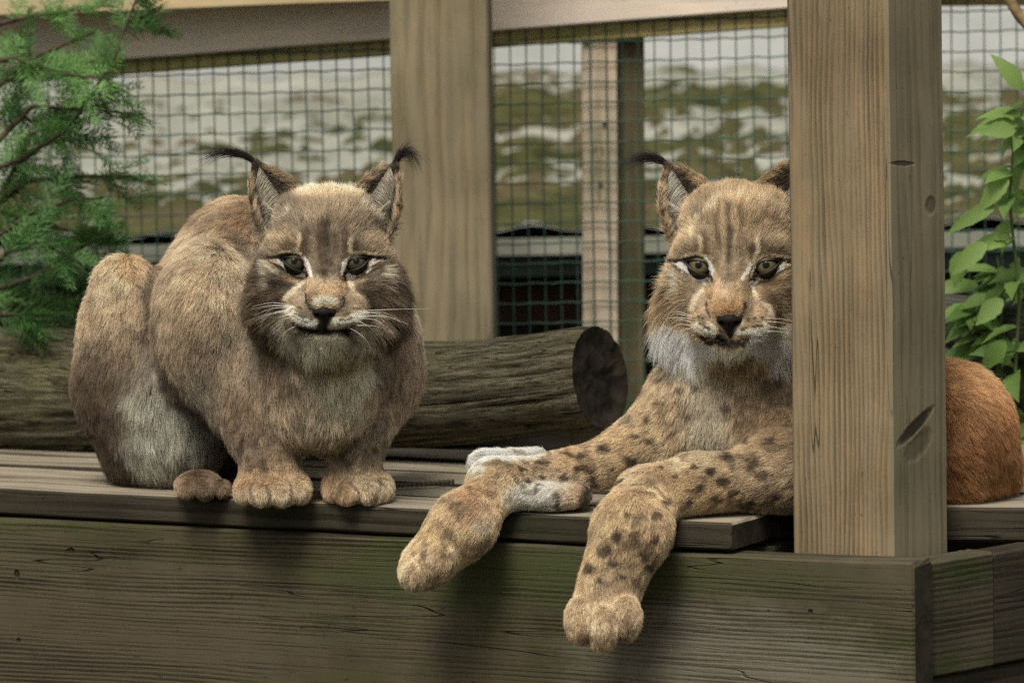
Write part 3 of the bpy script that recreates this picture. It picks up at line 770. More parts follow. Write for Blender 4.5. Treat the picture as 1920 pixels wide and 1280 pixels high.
# twigs in the top left corner behind the conifer
V = []; F = []; tube_mesh(V, F, [P(-40, 60, 1.3), P(30, 95, 1.3), P(80, 130, 1.28), P(120, 145, 1.28)], .004, .002, 6); tube_mesh(V, F, [P(55, 20, 1.3), P(56, 110, 1.3)], .0025, .002, 6)
o = quads_obj('bare_twig', np.array(V), np.array(F), [M_bark]); tag(o, 'bare dark twig crossing the top left corner by the rail', 'twig')
# ------------------------------------------------------------------ lynxes
BUFF = (.44, .335, .215); BUFFL = (.60, .48, .335); GREYB = (.30, .235, .165); RUST = (.37, .20, .085); RUSTL = (.45, .295, .155)
WHITE = (.72, .66, .54); GWHITE = (.44, .41, .33); BROWN = (.165, .11, .065); DARK = (.085, .06, .04); BLACK = (.022, .017, .014); ORANGE = (.50, .30, .14)

def w3(px, py, y): return P(px, py, y)
class Prim:
    """Round cone or ellipsoid with its coat: col, len (m), flow (world direction the hair lies in), lift 0..1, k blend radius."""
    def __init__(s, kind, data, col, ln=.024, flow=(0, -.2, -1), lift=.35, k=.03, clip=True, head=False, ring=0):
        s.kind = kind; s.col = np.array(col); s.ln = ln; s.flow = np.array(flow, float); s.flow /= np.linalg.norm(s.flow); s.lift = lift; s.k = k; s.clip = clip; s.head = head
        if kind == 'E':
            s.c, s.r, s.R = data
        else:
            s.a, s.b, s.ra, s.rb = data
    def d(s, p):
        if s.kind == 'E':
            q = p - s.c
            if s.R is not None: q = q @ s.R
            k0 = np.linalg.norm(q / s.r, axis=1); k1 = np.linalg.norm(q / (s.r ** 2), axis=1)
            return k0 * (k0 - 1) / (k1 + 1e-9)
        ab = s.b - s.a; t = np.clip(((p - s.a) @ ab) / (ab @ ab), 0, 1)
        return np.linalg.norm(p - s.a - t[:, None] * ab, axis=1) - (s.ra + (s.rb - s.ra) * t)
def E(px, py, y, rx, ry, rz, col, rot=0, **kw):
    R = None
    if rot:
        c, s_ = math.cos(rad(rot)), math.sin(rad(rot)); R = np.array([[c, 0, -s_], [0, 1, 0], [s_, 0, c]]).T   # turns the ellipsoid in the picture plane, positive anticlockwise
        R = R.T
    return Prim('E', (w3(px, py, y), np.array([RR(rx, y), rz, RR(ry, y)]), R), col, **kw)
def C(x0, y0, d0, r0, x1, y1, d1, r1, col, **kw):
    return Prim('C', (w3(x0, y0, d0), w3(x1, y1, d1), RR(r0, d0), RR(r1, d1)), col, **kw)
def smin(a, b, k):
    h = np.maximum(k - np.abs(a - b), 0) / k
    return np.minimum(a, b) - h * h * k * .25

class Ear:
    """Cupped ear: base centre, tip, half width at base, facing direction (into the cup), thickness; local picture coordinates of the head."""
    def __init__(s, base, tip, hw, face, th=3.2, depth=.62, side_bias=0.):
        s.base = np.array(base, float); s.tip = np.array(tip, float); s.hw = hw; s.th = th; s.depth = depth
        s.ax = s.tip - s.base; s.L = np.linalg.norm(s.ax); s.ax /= s.L
        f = np.array(face, float); f -= s.ax * (f @ s.ax); s.f = f / np.linalg.norm(f); s.sd = np.cross(s.ax, s.f)
    def loc(s, q):
        r = q - s.base; a = (r @ s.ax) / s.L; x = r @ s.sd; z = r @ s.f
        return a, x, z
    def w(s, a):
        a = np.clip(a, 0, 1)
        return s.hw * np.sqrt(np.clip(1 - a, 0, 1)) ** 1.25 * (1.0 + .16 * np.sin(np.pi * a)) + 1.5
    def d(s, q):
        a, x, z = s.loc(q); w = s.w(a)
        zs = -s.depth * w * (1 - np.clip(np.abs(x) / w, 0, 1.3) ** 2)
        sh = np.abs(z - zs) * .72 - s.th
        ov = np.maximum(np.abs(x) - w, np.maximum(-a - .25, a - 1) * s.L)
        return np.where(ov > 0, np.sqrt(np.maximum(sh, 0) ** 2 + ov ** 2), np.maximum(sh, ov))
    def inner(s, q):
        a, x, z = s.loc(q); w = s.w(a)
        zs = -s.depth * w * (1 - np.clip(np.abs(x) / w, 0, 1.3) ** 2)
        return (z - zs), a, x / w

class Head:
    def __init__(s, eye_mid, y, scale, yaw, pitch=0.):
        s.H = w3(eye_mid[0], eye_mid[1], y); s.s = scale * (DIST + y) / FPX; s.em = eye_mid; s.sc = scale
        base = np.stack([RIGHT, UP, -FWD], 0)                     # rows: right, up, towards the camera
        cy, sy = math.cos(yaw), math.sin(yaw); Ry = np.array([[cy, 0, sy], [0, 1, 0], [-sy, 0, cy]])
        cp, sp = math.cos(pitch), math.sin(pitch); Rx = np.array([[1, 0, 0], [0, cp, -sp], [0, sp, cp]])
        s.M = (Ry @ Rx)                                            # local -> picture-aligned
        s.base = base
    def to_local(s, p):
        return (((p - s.H) / s.s) @ s.base.T) @ s.M
    def to_world(s, q):
        q = np.atleast_2d(q); return ((q @ s.M.T) @ s.base) * s.s + s.H
    def paint_uv(s, p):
        """Pattern coordinates on the face (units of the head's own size, origin between the eyes)."""
        q = ((p - s.H) / s.s) @ s.base.T
        return q[:, 0], q[:, 1]
EYE_L, EYE_R = np.array([-58., 0, -22.]), np.array([58., 0, -22.])
EYE_RAD = 23.0
def head_prims():
    def e(c, r, k=24): return ('E', np.array(c, float), np.array(r, float), k)
    def c(a, b, ra, rb, k=24): return ('C', np.array(a, float), np.array(b, float), ra, rb, k)
    L = [e((0, 30, -128), (118, 100, 125)), e((0, 84, -95), (92, 50, 70), 40)]
    for sx in (-1, 1):
        L += [e((sx * 56, 33, -42), (50, 24, 43), 22), e((sx * 92, -28, -72), (50, 60, 62), 40), e((sx * 98, -88, -100), (52, 60, 62), 45),
              e((sx * 37, -102, 22), (39, 29, 40), 18), e((sx * 46, -70, -8), (32, 30, 34), 30), e((sx * 30, 12, -24), (16, 26, 22), 18)]
    L += [c((0, 20, -34), (0, -66, 44), 33, 25, 22), e((0, -72, 44), (30, 18, 20), 14), e((0, -128, 12), (34, 20, 34), 16), e((0, -125, -60), (80, 62, 85), 40)]
    return L
HP = head_prims()
def head_sdf(q, ears, nar=.13):
    D = None; q0 = q; q = q.copy(); ax_ = np.abs(q[:, 0]); q[:, 0] += np.sign(q[:, 0]) * np.maximum(ax_ - 62, 0) * nar
    for h in HP:
        if h[0] == 'E':
            p = q - h[1]; k0 = np.linalg.norm(p / h[2], axis=1); k1 = np.linalg.norm(p / (h[2] ** 2), axis=1); d = k0 * (k0 - 1) / (k1 + 1e-9); k = h[3]
        else:
            ab = h[2] - h[1]; t = np.clip(((q - h[1]) @ ab) / (ab @ ab), 0, 1); d = np.linalg.norm(q - h[1] - t[:, None] * ab, axis=1) - (h[3] + (h[4] - h[3]) * t); k = h[5]
        D = d if D is None else smin(D, d, k)
    # eye sockets: hollow to just inside the eyeball
    for ec in (EYE_L, EYE_R):
        r = q - ec; so = np.sqrt((r[:, 0] / 1.02) ** 2 + ((r[:, 1] - .25 * np.abs(r[:, 0]) * 0) / .66) ** 2 + r[:, 2] ** 2) - 23.5
        k = 4.; h = np.maximum(k - np.abs(D + so), 0) / k
        D = np.maximum(D, -so) + h * h * k * .25
    # mouth line: shallow groove under the whisker pads
    x = q[:, 0]; ym = -124 - 3 * np.cos(x / 22.) + .0018 * x * x * .6
    g = np.sqrt(((q[:, 1] - ym) / 3.2) ** 2 + (np.maximum(np.abs(x) - 52, 0) / 4) ** 2 + (np.maximum(20 - q[:, 2], 0) / 25) ** 2) - 1
    D = np.maximum(D, -np.maximum(g * 3.0, -(D + 4)))
    for er in ears: D = smin(D, er.d(q0), 10.)
    return D

def surface_nets(f, lo, hi, h, band=2.2):
    lo = np.array(lo); n = np.ceil((np.array(hi) - lo) / h).astype(int) + 1
    # coarse pass
    cf = 4; hc = h * cf; nc = n // cf + 2
    gx = [lo[i] + hc * np.arange(nc[i]) for i in range(3)]
    G = np.stack(np.meshgrid(*gx, indexing='ij'), -1).reshape(-1, 3)
    Dc = f(G).reshape(nc)
    # trilinear upsample
    def up(A, ax, m):
        t = np.arange(m) / cf; i = t.astype(int); w = t - i
        a = np.take(A, i, ax); b = np.take(A, i + 1, ax); sh = [1, 1, 1]; sh[ax] = m; w = w.reshape(sh)
        return a * (1 - w) + b * w
    V = Dc
    for ax in range(3): V = up(V, ax, n[ax])
    V = V.copy(); near = np.abs(V) < hc * band * .6
    idx = np.argwhere(near)
    V[near] = np.concatenate([f(lo + h * ch) for ch in np.array_split(idx, max(1, len(idx) // 400000))])
    s = V < 0
    # active cells
    c = np.zeros(n - 1, dtype=np.int8)
    for a in (0, 1):
        for b in (0, 1):
            for d in (0, 1): c += s[a:n[0] - 1 + a, b:n[1] - 1 + b, d:n[2] - 1 + d]
    act = (c > 0) & (c < 8); ids = np.full(n - 1, -1); cells = np.argwhere(act); ids[act] = np.arange(len(cells))
    acc = np.zeros((len(cells), 3)); cnt = np.zeros(len(cells))
    cor = [(a, b, d) for a in (0, 1) for b in (0, 1) for d in (0, 1)]
    for i in range(8):
        for j in range(i + 1, 8):
            A, B = np.array(cor[i]), np.array(cor[j])
            if np.abs(A - B).sum() != 1: continue
            va = V[tuple((cells + A).T)]; vb = V[tuple((cells + B).T)]; m = (va < 0) != (vb < 0)
            t = np.where(m, va / np.where(m, va - vb, 1), 0)
            acc += np.where(m[:, None], A + t[:, None] * (B - A), 0); cnt += m
    verts = lo + h * (cells + acc / cnt[:, None])
    F = []
    for ax in range(3):
        o1, o2 = [(1, 2), (2, 0), (0, 1)][ax]
        sl = [slice(None)] * 3; sl2 = [slice(None)] * 3; sl[ax] = slice(0, n[ax] - 1); sl2[ax] = slice(1, n[ax])
        e = np.argwhere(s[tuple(sl)] != s[tuple(sl2)])
        e = e[(e[:, o1] > 0) & (e[:, o2] > 0) & (e[:, o1] < n[o1] - 1) & (e[:, o2] < n[o2] - 1)]
        u = np.zeros(3, int); u[o1] = 1; w = np.zeros(3, int); w[o2] = 1
        q = [ids[tuple((e - u - w).T)], ids[tuple((e - w).T)], ids[tuple(e.T)], ids[tuple((e - u).T)]]
        q = np.stack(q, 1); flip = ~s[tuple(e.T)]
        q[flip] = q[flip][:, ::-1]; F.append(q)
    F = np.concatenate(F)
    return verts, F

class Lynx:
    nar = .13
    def __init__(s, head, ears, prims, painter, seed, body_paint=None):
        s.head, s.ears, s.prims, s.painter, s.seed, s.body_paint = head, ears, prims, painter, seed, body_paint
    def sdf(s, p):
        Dc = None; Df = None
        for pr in s.prims:
            d = pr.d(p)
            if pr.clip: Dc = d if Dc is None else smin(Dc, d, pr.k)
            else: Df = d if Df is None else smin(Df, d, pr.k)
        hd = np.full(len(p), 9.)
        near = np.linalg.norm(p - s.head.to_world([(0, 0, -90)])[0], axis=1) < .34
        if near.any():
            hd[near] = head_sdf(s.head.to_local(p[near]), s.ears, s.nar) * s.head.s
        Dc = smin(Dc, hd, .03)
        if Df is not None: Dc = smin(Dc, Df, .04)
        # the deck presses the body flat: never inside the timber
        return np.maximum(Dc, np.minimum((p - K) @ VV + .004, ZD + .0015 - p[:, 2]))

UPU, UPV = [-25, -19, -10, 0, 9, 15, 20, 24.5], [10, 11.5, 11.8, 11, 8.5, 4, -4, -18.5]
LOU, LOV = [-25, -19, -12, -4, 5, 15, 24.5], [10, 2.5, -5, -10, -12.5, -14.5, -19.5]
def inside_almond(u, v, side, grow=0.):
    """u, v relative to the eye centre; mirrored so that the nose is at +u for both eyes."""
    if side > 0: u = -u
    return (u > -25 - grow) & (u < 24.5 + grow) & (v < np.interp(u, UPU, UPV) + grow) & (v > np.interp(u, LOU, LOV) - grow)
def almond_outline(g, m=40):
    uu = np.linspace(-25, 24.5, m); up = np.interp(uu, UPU, UPV); lo = np.interp(uu, LOU, LOV)
    ker = np.ones(5) / 5
    up = np.convolve(np.pad(up, 2, mode='reflect', reflect_type='odd'), ker, 'valid'); lo = np.convolve(np.pad(lo, 2, mode='reflect', reflect_type='odd'), ker, 'valid')
    U = np.concatenate([uu, uu[::-1][1:-1]]); V = np.concatenate([up, lo[::-1][1:-1]])
    du = np.roll(U, -1) - np.roll(U, 1); dv = np.roll(V, -1) - np.roll(V, 1); l = np.hypot(du, dv) + 1e-9
    return U - dv / l * g, V + du / l * g

def eye_ring(col, q, white, wid=7.5, wop=.95):
    """Pale and dark markings that follow the eyelids."""
    U0, V0 = almond_outline(0.); poly = np.stack([np.append(U0, U0[0]), np.append(V0, V0[0])], 1)
    for sd, ec in ((-1, EYE_L), (1, EYE_R)):
        u = q[:, 0] - ec[0]; v = q[:, 1] - ec[1]
        if sd > 0: u = -u
        m = (np.abs(u) < 60) & (np.abs(v) < 50) & (q[:, 2] > -85)
        if not m.any(): continue
        um, vm = u[m], v[m]; d = polyd(um, vm, poly[::2].tolist() + [poly[0].tolist()])
        low = sstep(2, -5, vm - (8 - .45 * (um + 25))) ; inner = .6 * sstep(10, 17, um) * sstep(wid + 1, wid - 3, d) * sstep(20, 12, vm) * sstep(-34, -24, vm)
        side = np.maximum(low * sstep(-44, -34, um) * sstep(26, 18, um), inner)
        w = wop * side * sstep(wid + 2.5, wid - 1.5, d) * sstep(.4, 1.6, d)
        c = col[m]; c = c * (1 - w[:, None]) + np.array(white) * w[:, None]
        # lid edge and the dark line beyond the outer corner
        bk = sstep(2.0, .8, d) * .95
        bk = np.maximum(bk, .9 * sstep(4.5, 2.5, d) * sstep(-2, 4, vm) * sstep(-30, -24, um)); bk = np.maximum(bk, .85 * sstep(5.0, 2.5, d) * sstep(2, 6, vm - (-.3 * um)) * sstep(22, 12, um))
        bk = np.maximum(bk, .85 * sstep(3.8, 1.8, polyd(um, vm, [(-24, 10), (-36, 9.5), (-47, 6)])))
        bk = np.maximum(bk, .6 * sstep(3.0, 1.2, polyd(um, vm, [(-40, 0), (-26, -8), (-14, -17), (0, -23)])))
        bk = np.maximum(bk, .9 * sstep(3.2, 1.5, polyd(um, vm, [(24, -18), (26, -26)])))
        c = c * (1 - bk[:, None]) + np.array((.03, .022, .017)) * bk[:, None]; col[m] = c
    return col
def polyd(u, v, pts):
    d = np.full(len(u), 1e9)
    pts = np.array(pts, float)
    if len(pts) == 1: return np.hypot(u - pts[0, 0], v - pts[0, 1])
    for a, b in zip(pts[:-1], pts[1:]):
        ab = b - a; t = np.clip(((u - a[0]) * ab[0] + (v - a[1]) * ab[1]) / (ab @ ab + 1e-9), 0, 1)
        d = np.minimum(d, np.hypot(u - a[0] - t * ab[0], v - a[1] - t * ab[1]))
    return d
def strokes_paint(col, u, v, strokes, conv, jit, ws=1.0):
    """strokes: (points, half width, colour, opacity, softness); conv maps stroke coordinates to pattern coordinates."""
    for st in strokes:
        pts, w, c, op = st[:4]; w = w * ws; soft = st[4] if len(st) > 4 else .5
        pts = [conv(*q) for q in pts]
        d = polyd(u + jit[0], v + jit[1], pts)
        a = op * (1 - sstep(w * (1 - soft), w * (1 + soft), d))
        col = col * (1 - a[:, None]) + np.array(c) * a[:, None]
    return col

FUR = None
def fur_material():
    global FUR
    if FUR: return FUR
    s = N('lynx_fur'); at = s.new('ShaderNodeAttribute'); at.attribute_name = 'col'
    s.l.new(at.outputs['Color'], s.b.inputs['Base Color']); s.b.inputs['Roughness'].default_value = .62; s.b.inputs['Specular IOR Level'].default_value = .28
    tr = s.new('ShaderNodeBsdfTranslucent'); s.l.new(at.outputs['Color'], tr.inputs[0])
    mx = s.new('ShaderNodeMixShader'); mx.inputs[0].default_value = .22
    s.l.new(s.b.outputs[0], mx.inputs[1]); s.l.new(tr.outputs[0], mx.inputs[2])
    out = [x for x in s.n if x.type == 'OUTPUT_MATERIAL'][0]; s.l.new(mx.outputs[0], out.inputs[0])
    FUR = s.m; return FUR
def skin_material():
    s = N('lynx_skin'); at = s.new('ShaderNodeAttribute'); at.attribute_name = 'col'
    s.put(s.b.inputs['Base Color'], s.mix(1., at.outputs['Color'], (.6, .55, .5), 'MULTIPLY')); s.b.inputs['Roughness'].default_value = .9; s.b.inputs['Specular IOR Level'].default_value = .1
    return s.m
SKIN = skin_material()

def hair_object(name, P4, rad4, col, parent, mat=None):
    """P4 (n, k, 3) points, rad4 (n, k) radii, col (n, k, 3)."""
    n, k = P4.shape[:2]
    hc = bpy.data.hair_curves.new(name); hc.add_curves([k] * n)
    hc.position_data.foreach_set('vector', P4.astype(np.float32).ravel())
    r = hc.attributes.get('radius') or hc.attributes.new('radius', 'FLOAT', 'POINT'); r.data.foreach_set('value', rad4.astype(np.float32).ravel())
    c = hc.attributes.new('col', 'FLOAT_COLOR', 'POINT'); cc = np.ones((n * k, 4), dtype=np.float32); cc[:, :3] = col.reshape(-1, 3); c.data.foreach_set('color', cc.ravel())
    hc.materials.append(mat or fur_material())
    o = bpy.data.objects.new(name, hc); COL.objects.link(o); o.parent = parent; o['kind'] = 'stuff'
    return o

def clump_centres(p, cell, seed):
    """Nearest jittered lattice point for each p."""
    i = np.floor(p / cell).astype(np.int64); best = np.full(len(p), 1e9); ctr = np.zeros_like(p); hid = np.zeros(len(p))
    for a in (-1, 0, 1):
        for b in (-1, 0, 1):
            for c in (-1, 0, 1):
                j = i + [a, b, c]; q = (j + np.stack([_hash(j[:, 0], j[:, 1], j[:, 2], seed + t) for t in range(3)], 1)) * cell
                d = ((q - p) ** 2).sum(1); m = d < best; best[m] = d[m]; ctr[m] = q[m]; hid[m] = _hash(j[m, 0], j[m, 1], j[m, 2], seed + 9)
    return ctr, hid

def build_lynx(L, name, label, n_hair, voxel=.0034, bounds=None):
    lo, hi = bounds
    V, F = surface_nets(L.sdf, lo, hi, voxel)
    base_pt = np.array([(lo[0] + hi[0]) / 2, (lo[1] + hi[1]) / 2, ZD])
    body = quads_obj(name, V - base_pt, F, [SKIN], None, True); body.location = tuple(base_pt)
    tag(body, label, 'lynx'); bpy.context.view_layer.update()
    # normals from the field
    def grad(p):
        e = .0012; g = np.stack([L.sdf(p + d * e) - L.sdf(p - d * e) for d in np.eye(3)], 1)
        return g / (np.linalg.norm(g, axis=1)[:, None] + 1e-12)
    VN = grad(V)
    T = np.concatenate([F[:, [0, 1, 2]], F[:, [0, 2, 3]]])
    A = np.linalg.norm(np.cross(V[T[:, 1]] - V[T[:, 0]], V[T[:, 2]] - V[T[:, 0]]), axis=1) / 2
    def props(p, nrm, pc=None):
        """colour, length, flow, lift for coat points"""
        n = len(p); W = np.zeros(n); col = np.zeros((n, 3)); ln = np.zeros(n); fl = np.zeros((n, 3)); lf = np.zeros(n)
        for pr in L.prims:
            w = np.exp(-np.clip(pr.d(p), -.05, 9) / .011); W += w; col += w[:, None] * pr.col; ln += w * pr.ln; fl += w[:, None] * pr.flow; lf += w * pr.lift
        if pc is not None:
            W2 = np.zeros(n); col = np.zeros((n, 3))
            for pr in L.prims:
                w = np.exp(-np.clip(pr.d(pc), -.05, 9) / .011); W2 += w; col += w[:, None] * pr.col
            col *= (W / (W2 + 1e-12))[:, None]
        else: pc = p
        q = L.head.to_local(p); hd = head_sdf(q, L.ears, L.nar) * L.head.s
        u, v = L.head.paint_uv(pc)
        wh = np.exp(-np.clip(hd, -.05, 9) / .007) * 1.0
        r = np.hypot(q[:, 0], q[:, 1] + 70)
        # coat length over the head in metres
        hl = .0045 + .009 * sstep(60, 150, r) + .003 * sstep(40, 120, q[:, 1])
        ruff = sstep(82, 135, np.abs(q[:, 0]) + .25 * np.maximum(-q[:, 1] - 40, 0)) * sstep(30, -60, q[:, 1])
        hl = hl + L.ruff * ruff
        under = sstep(-140, -165, q[:, 1]); hl = hl + .022 * under * sstep(-20, -80, -np.abs(q[:, 2] + 40) * 0 - 50)
        muz = sstep(85, 60, np.abs(q[:, 0])) * sstep(-25, 5, q[:, 2]) * sstep(-142, -130, q[:, 1]) * sstep(40, 10, q[:, 1]); hl = hl * (1 - muz) + .0042 * muz
        eyd = np.minimum(np.hypot(q[:, 0] - 58, (q[:, 1]) * 1.2), np.hypot(q[:, 0] + 58, q[:, 1] * 1.2)); ey = sstep(52, 30, eyd) * (q[:, 2] > -70); hl = hl * (1 - ey) + .0034 * ey
        nose = np.array([0, -80, 70.]); hf = q - nose; hf[:, 2] *= .8
        hf = hf / (np.linalg.norm(hf, axis=1)[:, None] + 1e-9)
        hf[:, 1] -= .25 * sstep(40, 120, np.abs(q[:, 0])) + .8 * sstep(-110, -160, q[:, 1]) + L.ruffdown * ruff
        hfw = (hf @ L.head.M.T) @ L.head.base
        hlift = .28 + .18 * ruff + .1 * under - .13 * muz
        # head paint
        hc = L.painter(pc, u, v, q)
        # ears
        for er in L.ears:
            dd = er.d(q); z, a, xr = er.inner(q); me = (dd < 5) & (a > .06)
            inn = me & (z > 0)
            ea = (er.ax * 1.0 + er.sd * 0)
            outc = np.array(BROWN)[None] * (.75 + .5 * sstep(.8, .2, a))[:, None]
            innc = np.array((.17, .14, .11))[None] * (1.0 - .7 * sstep(.35, -.1, a))[:, None]  # cup darkens towards its base: recess shade put into the colour
            rim = sstep(.72, .9, np.abs(xr)) * sstep(.98, .85, a)
            innc = innc * (1 - rim[:, None]) + np.array(BUFF) * .8 * rim[:, None]
            hc = np.where(inn[:, None], innc, np.where(me[:, None], outc, hc))
            hl = np.where(inn, .011, np.where(me, .0055, hl)); hlift = np.where(inn, .4, np.where(me, .12, hlift))
            fw = ((er.ax[None] - er.sd[None] * xr[:, None] * .9 * np.where(inn, 1, 0)[:, None]) @ L.head.M.T) @ L.head.base
            hfw = np.where(me[:, None], fw, hfw)
        hm = hc.mean(0); lm = hc @ np.array([.3, .55, .15]); hc = np.clip(hc * ((lm / .25) ** (L.contrast - 1))[:, None], .006, .9)
        fr = wh / (wh + W + 1e-12)
        col = col / W[:, None]; ln = ln / W; fl = fl / W[:, None]; lf = lf / W
        if L.body_paint is not None: col = L.body_paint(pc, nrm, col)
        fr3 = fr[:, None]
        return col * (1 - fr3) + hc * fr3, ln * (1 - fr) + hl * fr, fl * (1 - fr3) + hfw * fr3, lf * (1 - fr) + hlift * fr, q, fr
    VC, VL, _, _, _, _ = props(V, VN)
    a = body.data.attributes.new('col', 'FLOAT_COLOR', 'POINT'); cc = np.ones((len(V), 4), dtype=np.float32); cc[:, :3] = VC * .8; a.data.foreach_set('color', cc.ravel())
    # roots: denser where the coat is short, sparser where it faces the deck or away
    cen = V[T].mean(1); tn = VN[T].mean(1); tl = VL[T].mean(1)
    back = sstep(.0, .5, tn[:, 1]); down = sstep(.35, .9, -tn[:, 2])
    w = A * (.020 / np.clip(tl, .0042, .05)) ** .85 * (1 - .72 * back) * (1 - .5 * down)
    w *= np.where((cen[:, 2] < ZD + .004) & ((cen - K) @ VV > .001), .02 * (cen[:, 2] > ZD - .02) + (cen[:, 2] <= ZD - .02), 1)
    rg = np.random.default_rng(L.seed)
    ti = rg.choice(len(T), n_hair, p=w / w.sum())
    r1 = np.sqrt(rg.random(n_hair)); r2 = rg.random(n_hair)
    ba = np.stack([1 - r1, r1 * (1 - r2), r1 * r2], 1)
    p = (V[T[ti]] * ba[:, :, None]).sum(1); nr = (VN[T[ti]] * ba[:, :, None]).sum(1); nr /= np.linalg.norm(nr, axis=1)[:, None]
    col, ln, fl, lf, q, fr = props(p, nr)
    # keep the eyes and the nose leather free
    keep = np.ones(n_hair, bool)
    for sd, ec in ((-1, EYE_L), (1, EYE_R)):
        keep &= ~(inside_almond(q[:, 0] - ec[0], q[:, 1] - ec[1], sd, 1.2) & (q[:, 2] > -60) & (fr > .5))
    nl = (np.abs(q[:, 0]) < 21 - np.clip(-88 - q[:, 1], 0, 30) * .6) & (q[:, 1] < -84) & (q[:, 1] > -116) & (q[:, 2] > 30)
    keep &= ~nl
    p, nr, col, ln, fl, lf, q, fr = [x[keep] for x in (p, nr, col, ln, fl, lf, q, fr)]; n = len(p)
    ln = ln * (1 - .40 * (1 - fr))
    tang = fl - nr * (fl * nr).sum(1)[:, None]; tang /= np.linalg.norm(tang, axis=1)[:, None] + 1e-6
    nf = min(1.0, 1.0)
    col = props(p, nr, p + tang * (ln * .62)[:, None])[0]
    # wandering flow and clumps
    nz = np.stack([vnoise(p, 38., L.seed + 3 + t) for t in range(3)], 1) - .5
    tang = tang + nz * (.75 * sstep(.006, .02, ln))[:, None]
    c1, h1 = clump_centres(p, .011, L.seed); c2, h2 = clump_centres(p, .0035, L.seed + 50)
    lnf = ln * (0.72 + .5 * rg.random(n)) * (.85 + .3 * h1)
    lift = np.clip(lf + .14 * (h1 - .5) + rg.normal(0, .06, n), .05, .9)
    d0 = nr * (lift + .35)[:, None] + tang * .75; d0 /= np.linalg.norm(d0, axis=1)[:, None]
    d1 = nr * (lift * .55)[:, None] + tang; d1 /= np.linalg.norm(d1, axis=1)[:, None]
    grav = np.array([0, 0, -.14]) * sstep(.01, .04, ln)[:, None]
    jit = rg.normal(0, .15, (n, 3))
    p1 = p + d0 * (lnf * .38)[:, None]
    d1 = d1 + grav + jit; p2 = p1 + d1 * (lnf * .34)[:, None]; p3 = p2 + (d1 + grav + nr * -.12 * lift[:, None]) * (lnf * .34)[:, None]
    # clump: pull the outer part towards the tip over the clump centre
    for (cc_, sz, st) in ((c1, .011, .20), (c2, .0035, .34)):
        off = cc_ - p; off -= nr * (off * nr).sum(1)[:, None]; off = np.clip(off, -sz, sz)
        s_ = st * sstep(.005, .014, ln)
        p2 = p2 + off * (s_ * .55)[:, None]; p3 = p3 + off * s_[:, None]
    P4 = np.stack([p - nr * .001, p1, p2, p3], 1)
    # hair does not enter the deck
    dz = (P4 - K) @ VV; du = (P4 - K) @ UU
    inside = (dz > .002) & (P4[..., 2] < ZD + .0008) & (P4[..., 2] > ZD - .05); P4[..., 2] = np.where(inside, ZD + .0008, P4[..., 2])
    rr = (.00014 + .00004 * sstep(.006, .03, ln)) * (.75 + .5 * rg.random(n))
    rad4 = np.stack([rr * .9, rr, rr * .85, rr * .22], 1)
    # ticked coat: darker roots, lighter band, some dark guard hairs
    b = .82 + .36 * rg.random(n)
    b *= .84 + .32 * h2; b *= .62 + .76 * fbm(p, 62., L.seed + 5, 3); b *= .86 + .28 * h1
    tick = L.tick * (1 - .75 * sstep(.45, .7, col.mean(1)))
    guard = (rg.random(n) < .09 * tick); 
    col = col * b[:, None]; warm = (fbm(p, 26., L.seed + 8, 2) - .5)[:, None] * np.array([.12, .0, -.14]); col = col * (1 + warm)
    m0 = (1 - .42 * (1 - .4 * sstep(.4, .7, col.mean(1)))); 
    c0 = col * m0[:, None]; cA = col * .95; cB = col * 1.22; cC = col * np.where(guard, .25, 1.38)[:, None]; cB = np.where(guard[:, None], cB * .6, cB)
    sg = C4_l = (col @ np.array([.3, .55, .15]))[:, None]; sat = L.sat
    c0, cA, cB, cC = [x * sat + (x @ np.array([.3, .55, .15]))[:, None] * np.array([1.02, 1., .93]) * (1 - sat) for x in (c0, cA, cB, cC)]
    C4 = np.clip(np.stack([c0, cA, cB, cC], 1) * L.gain, .004, .88)
    hair_object('fur', P4 - base_pt, rad4, C4, body)
    L.base = base_pt; L.body = body
    return body

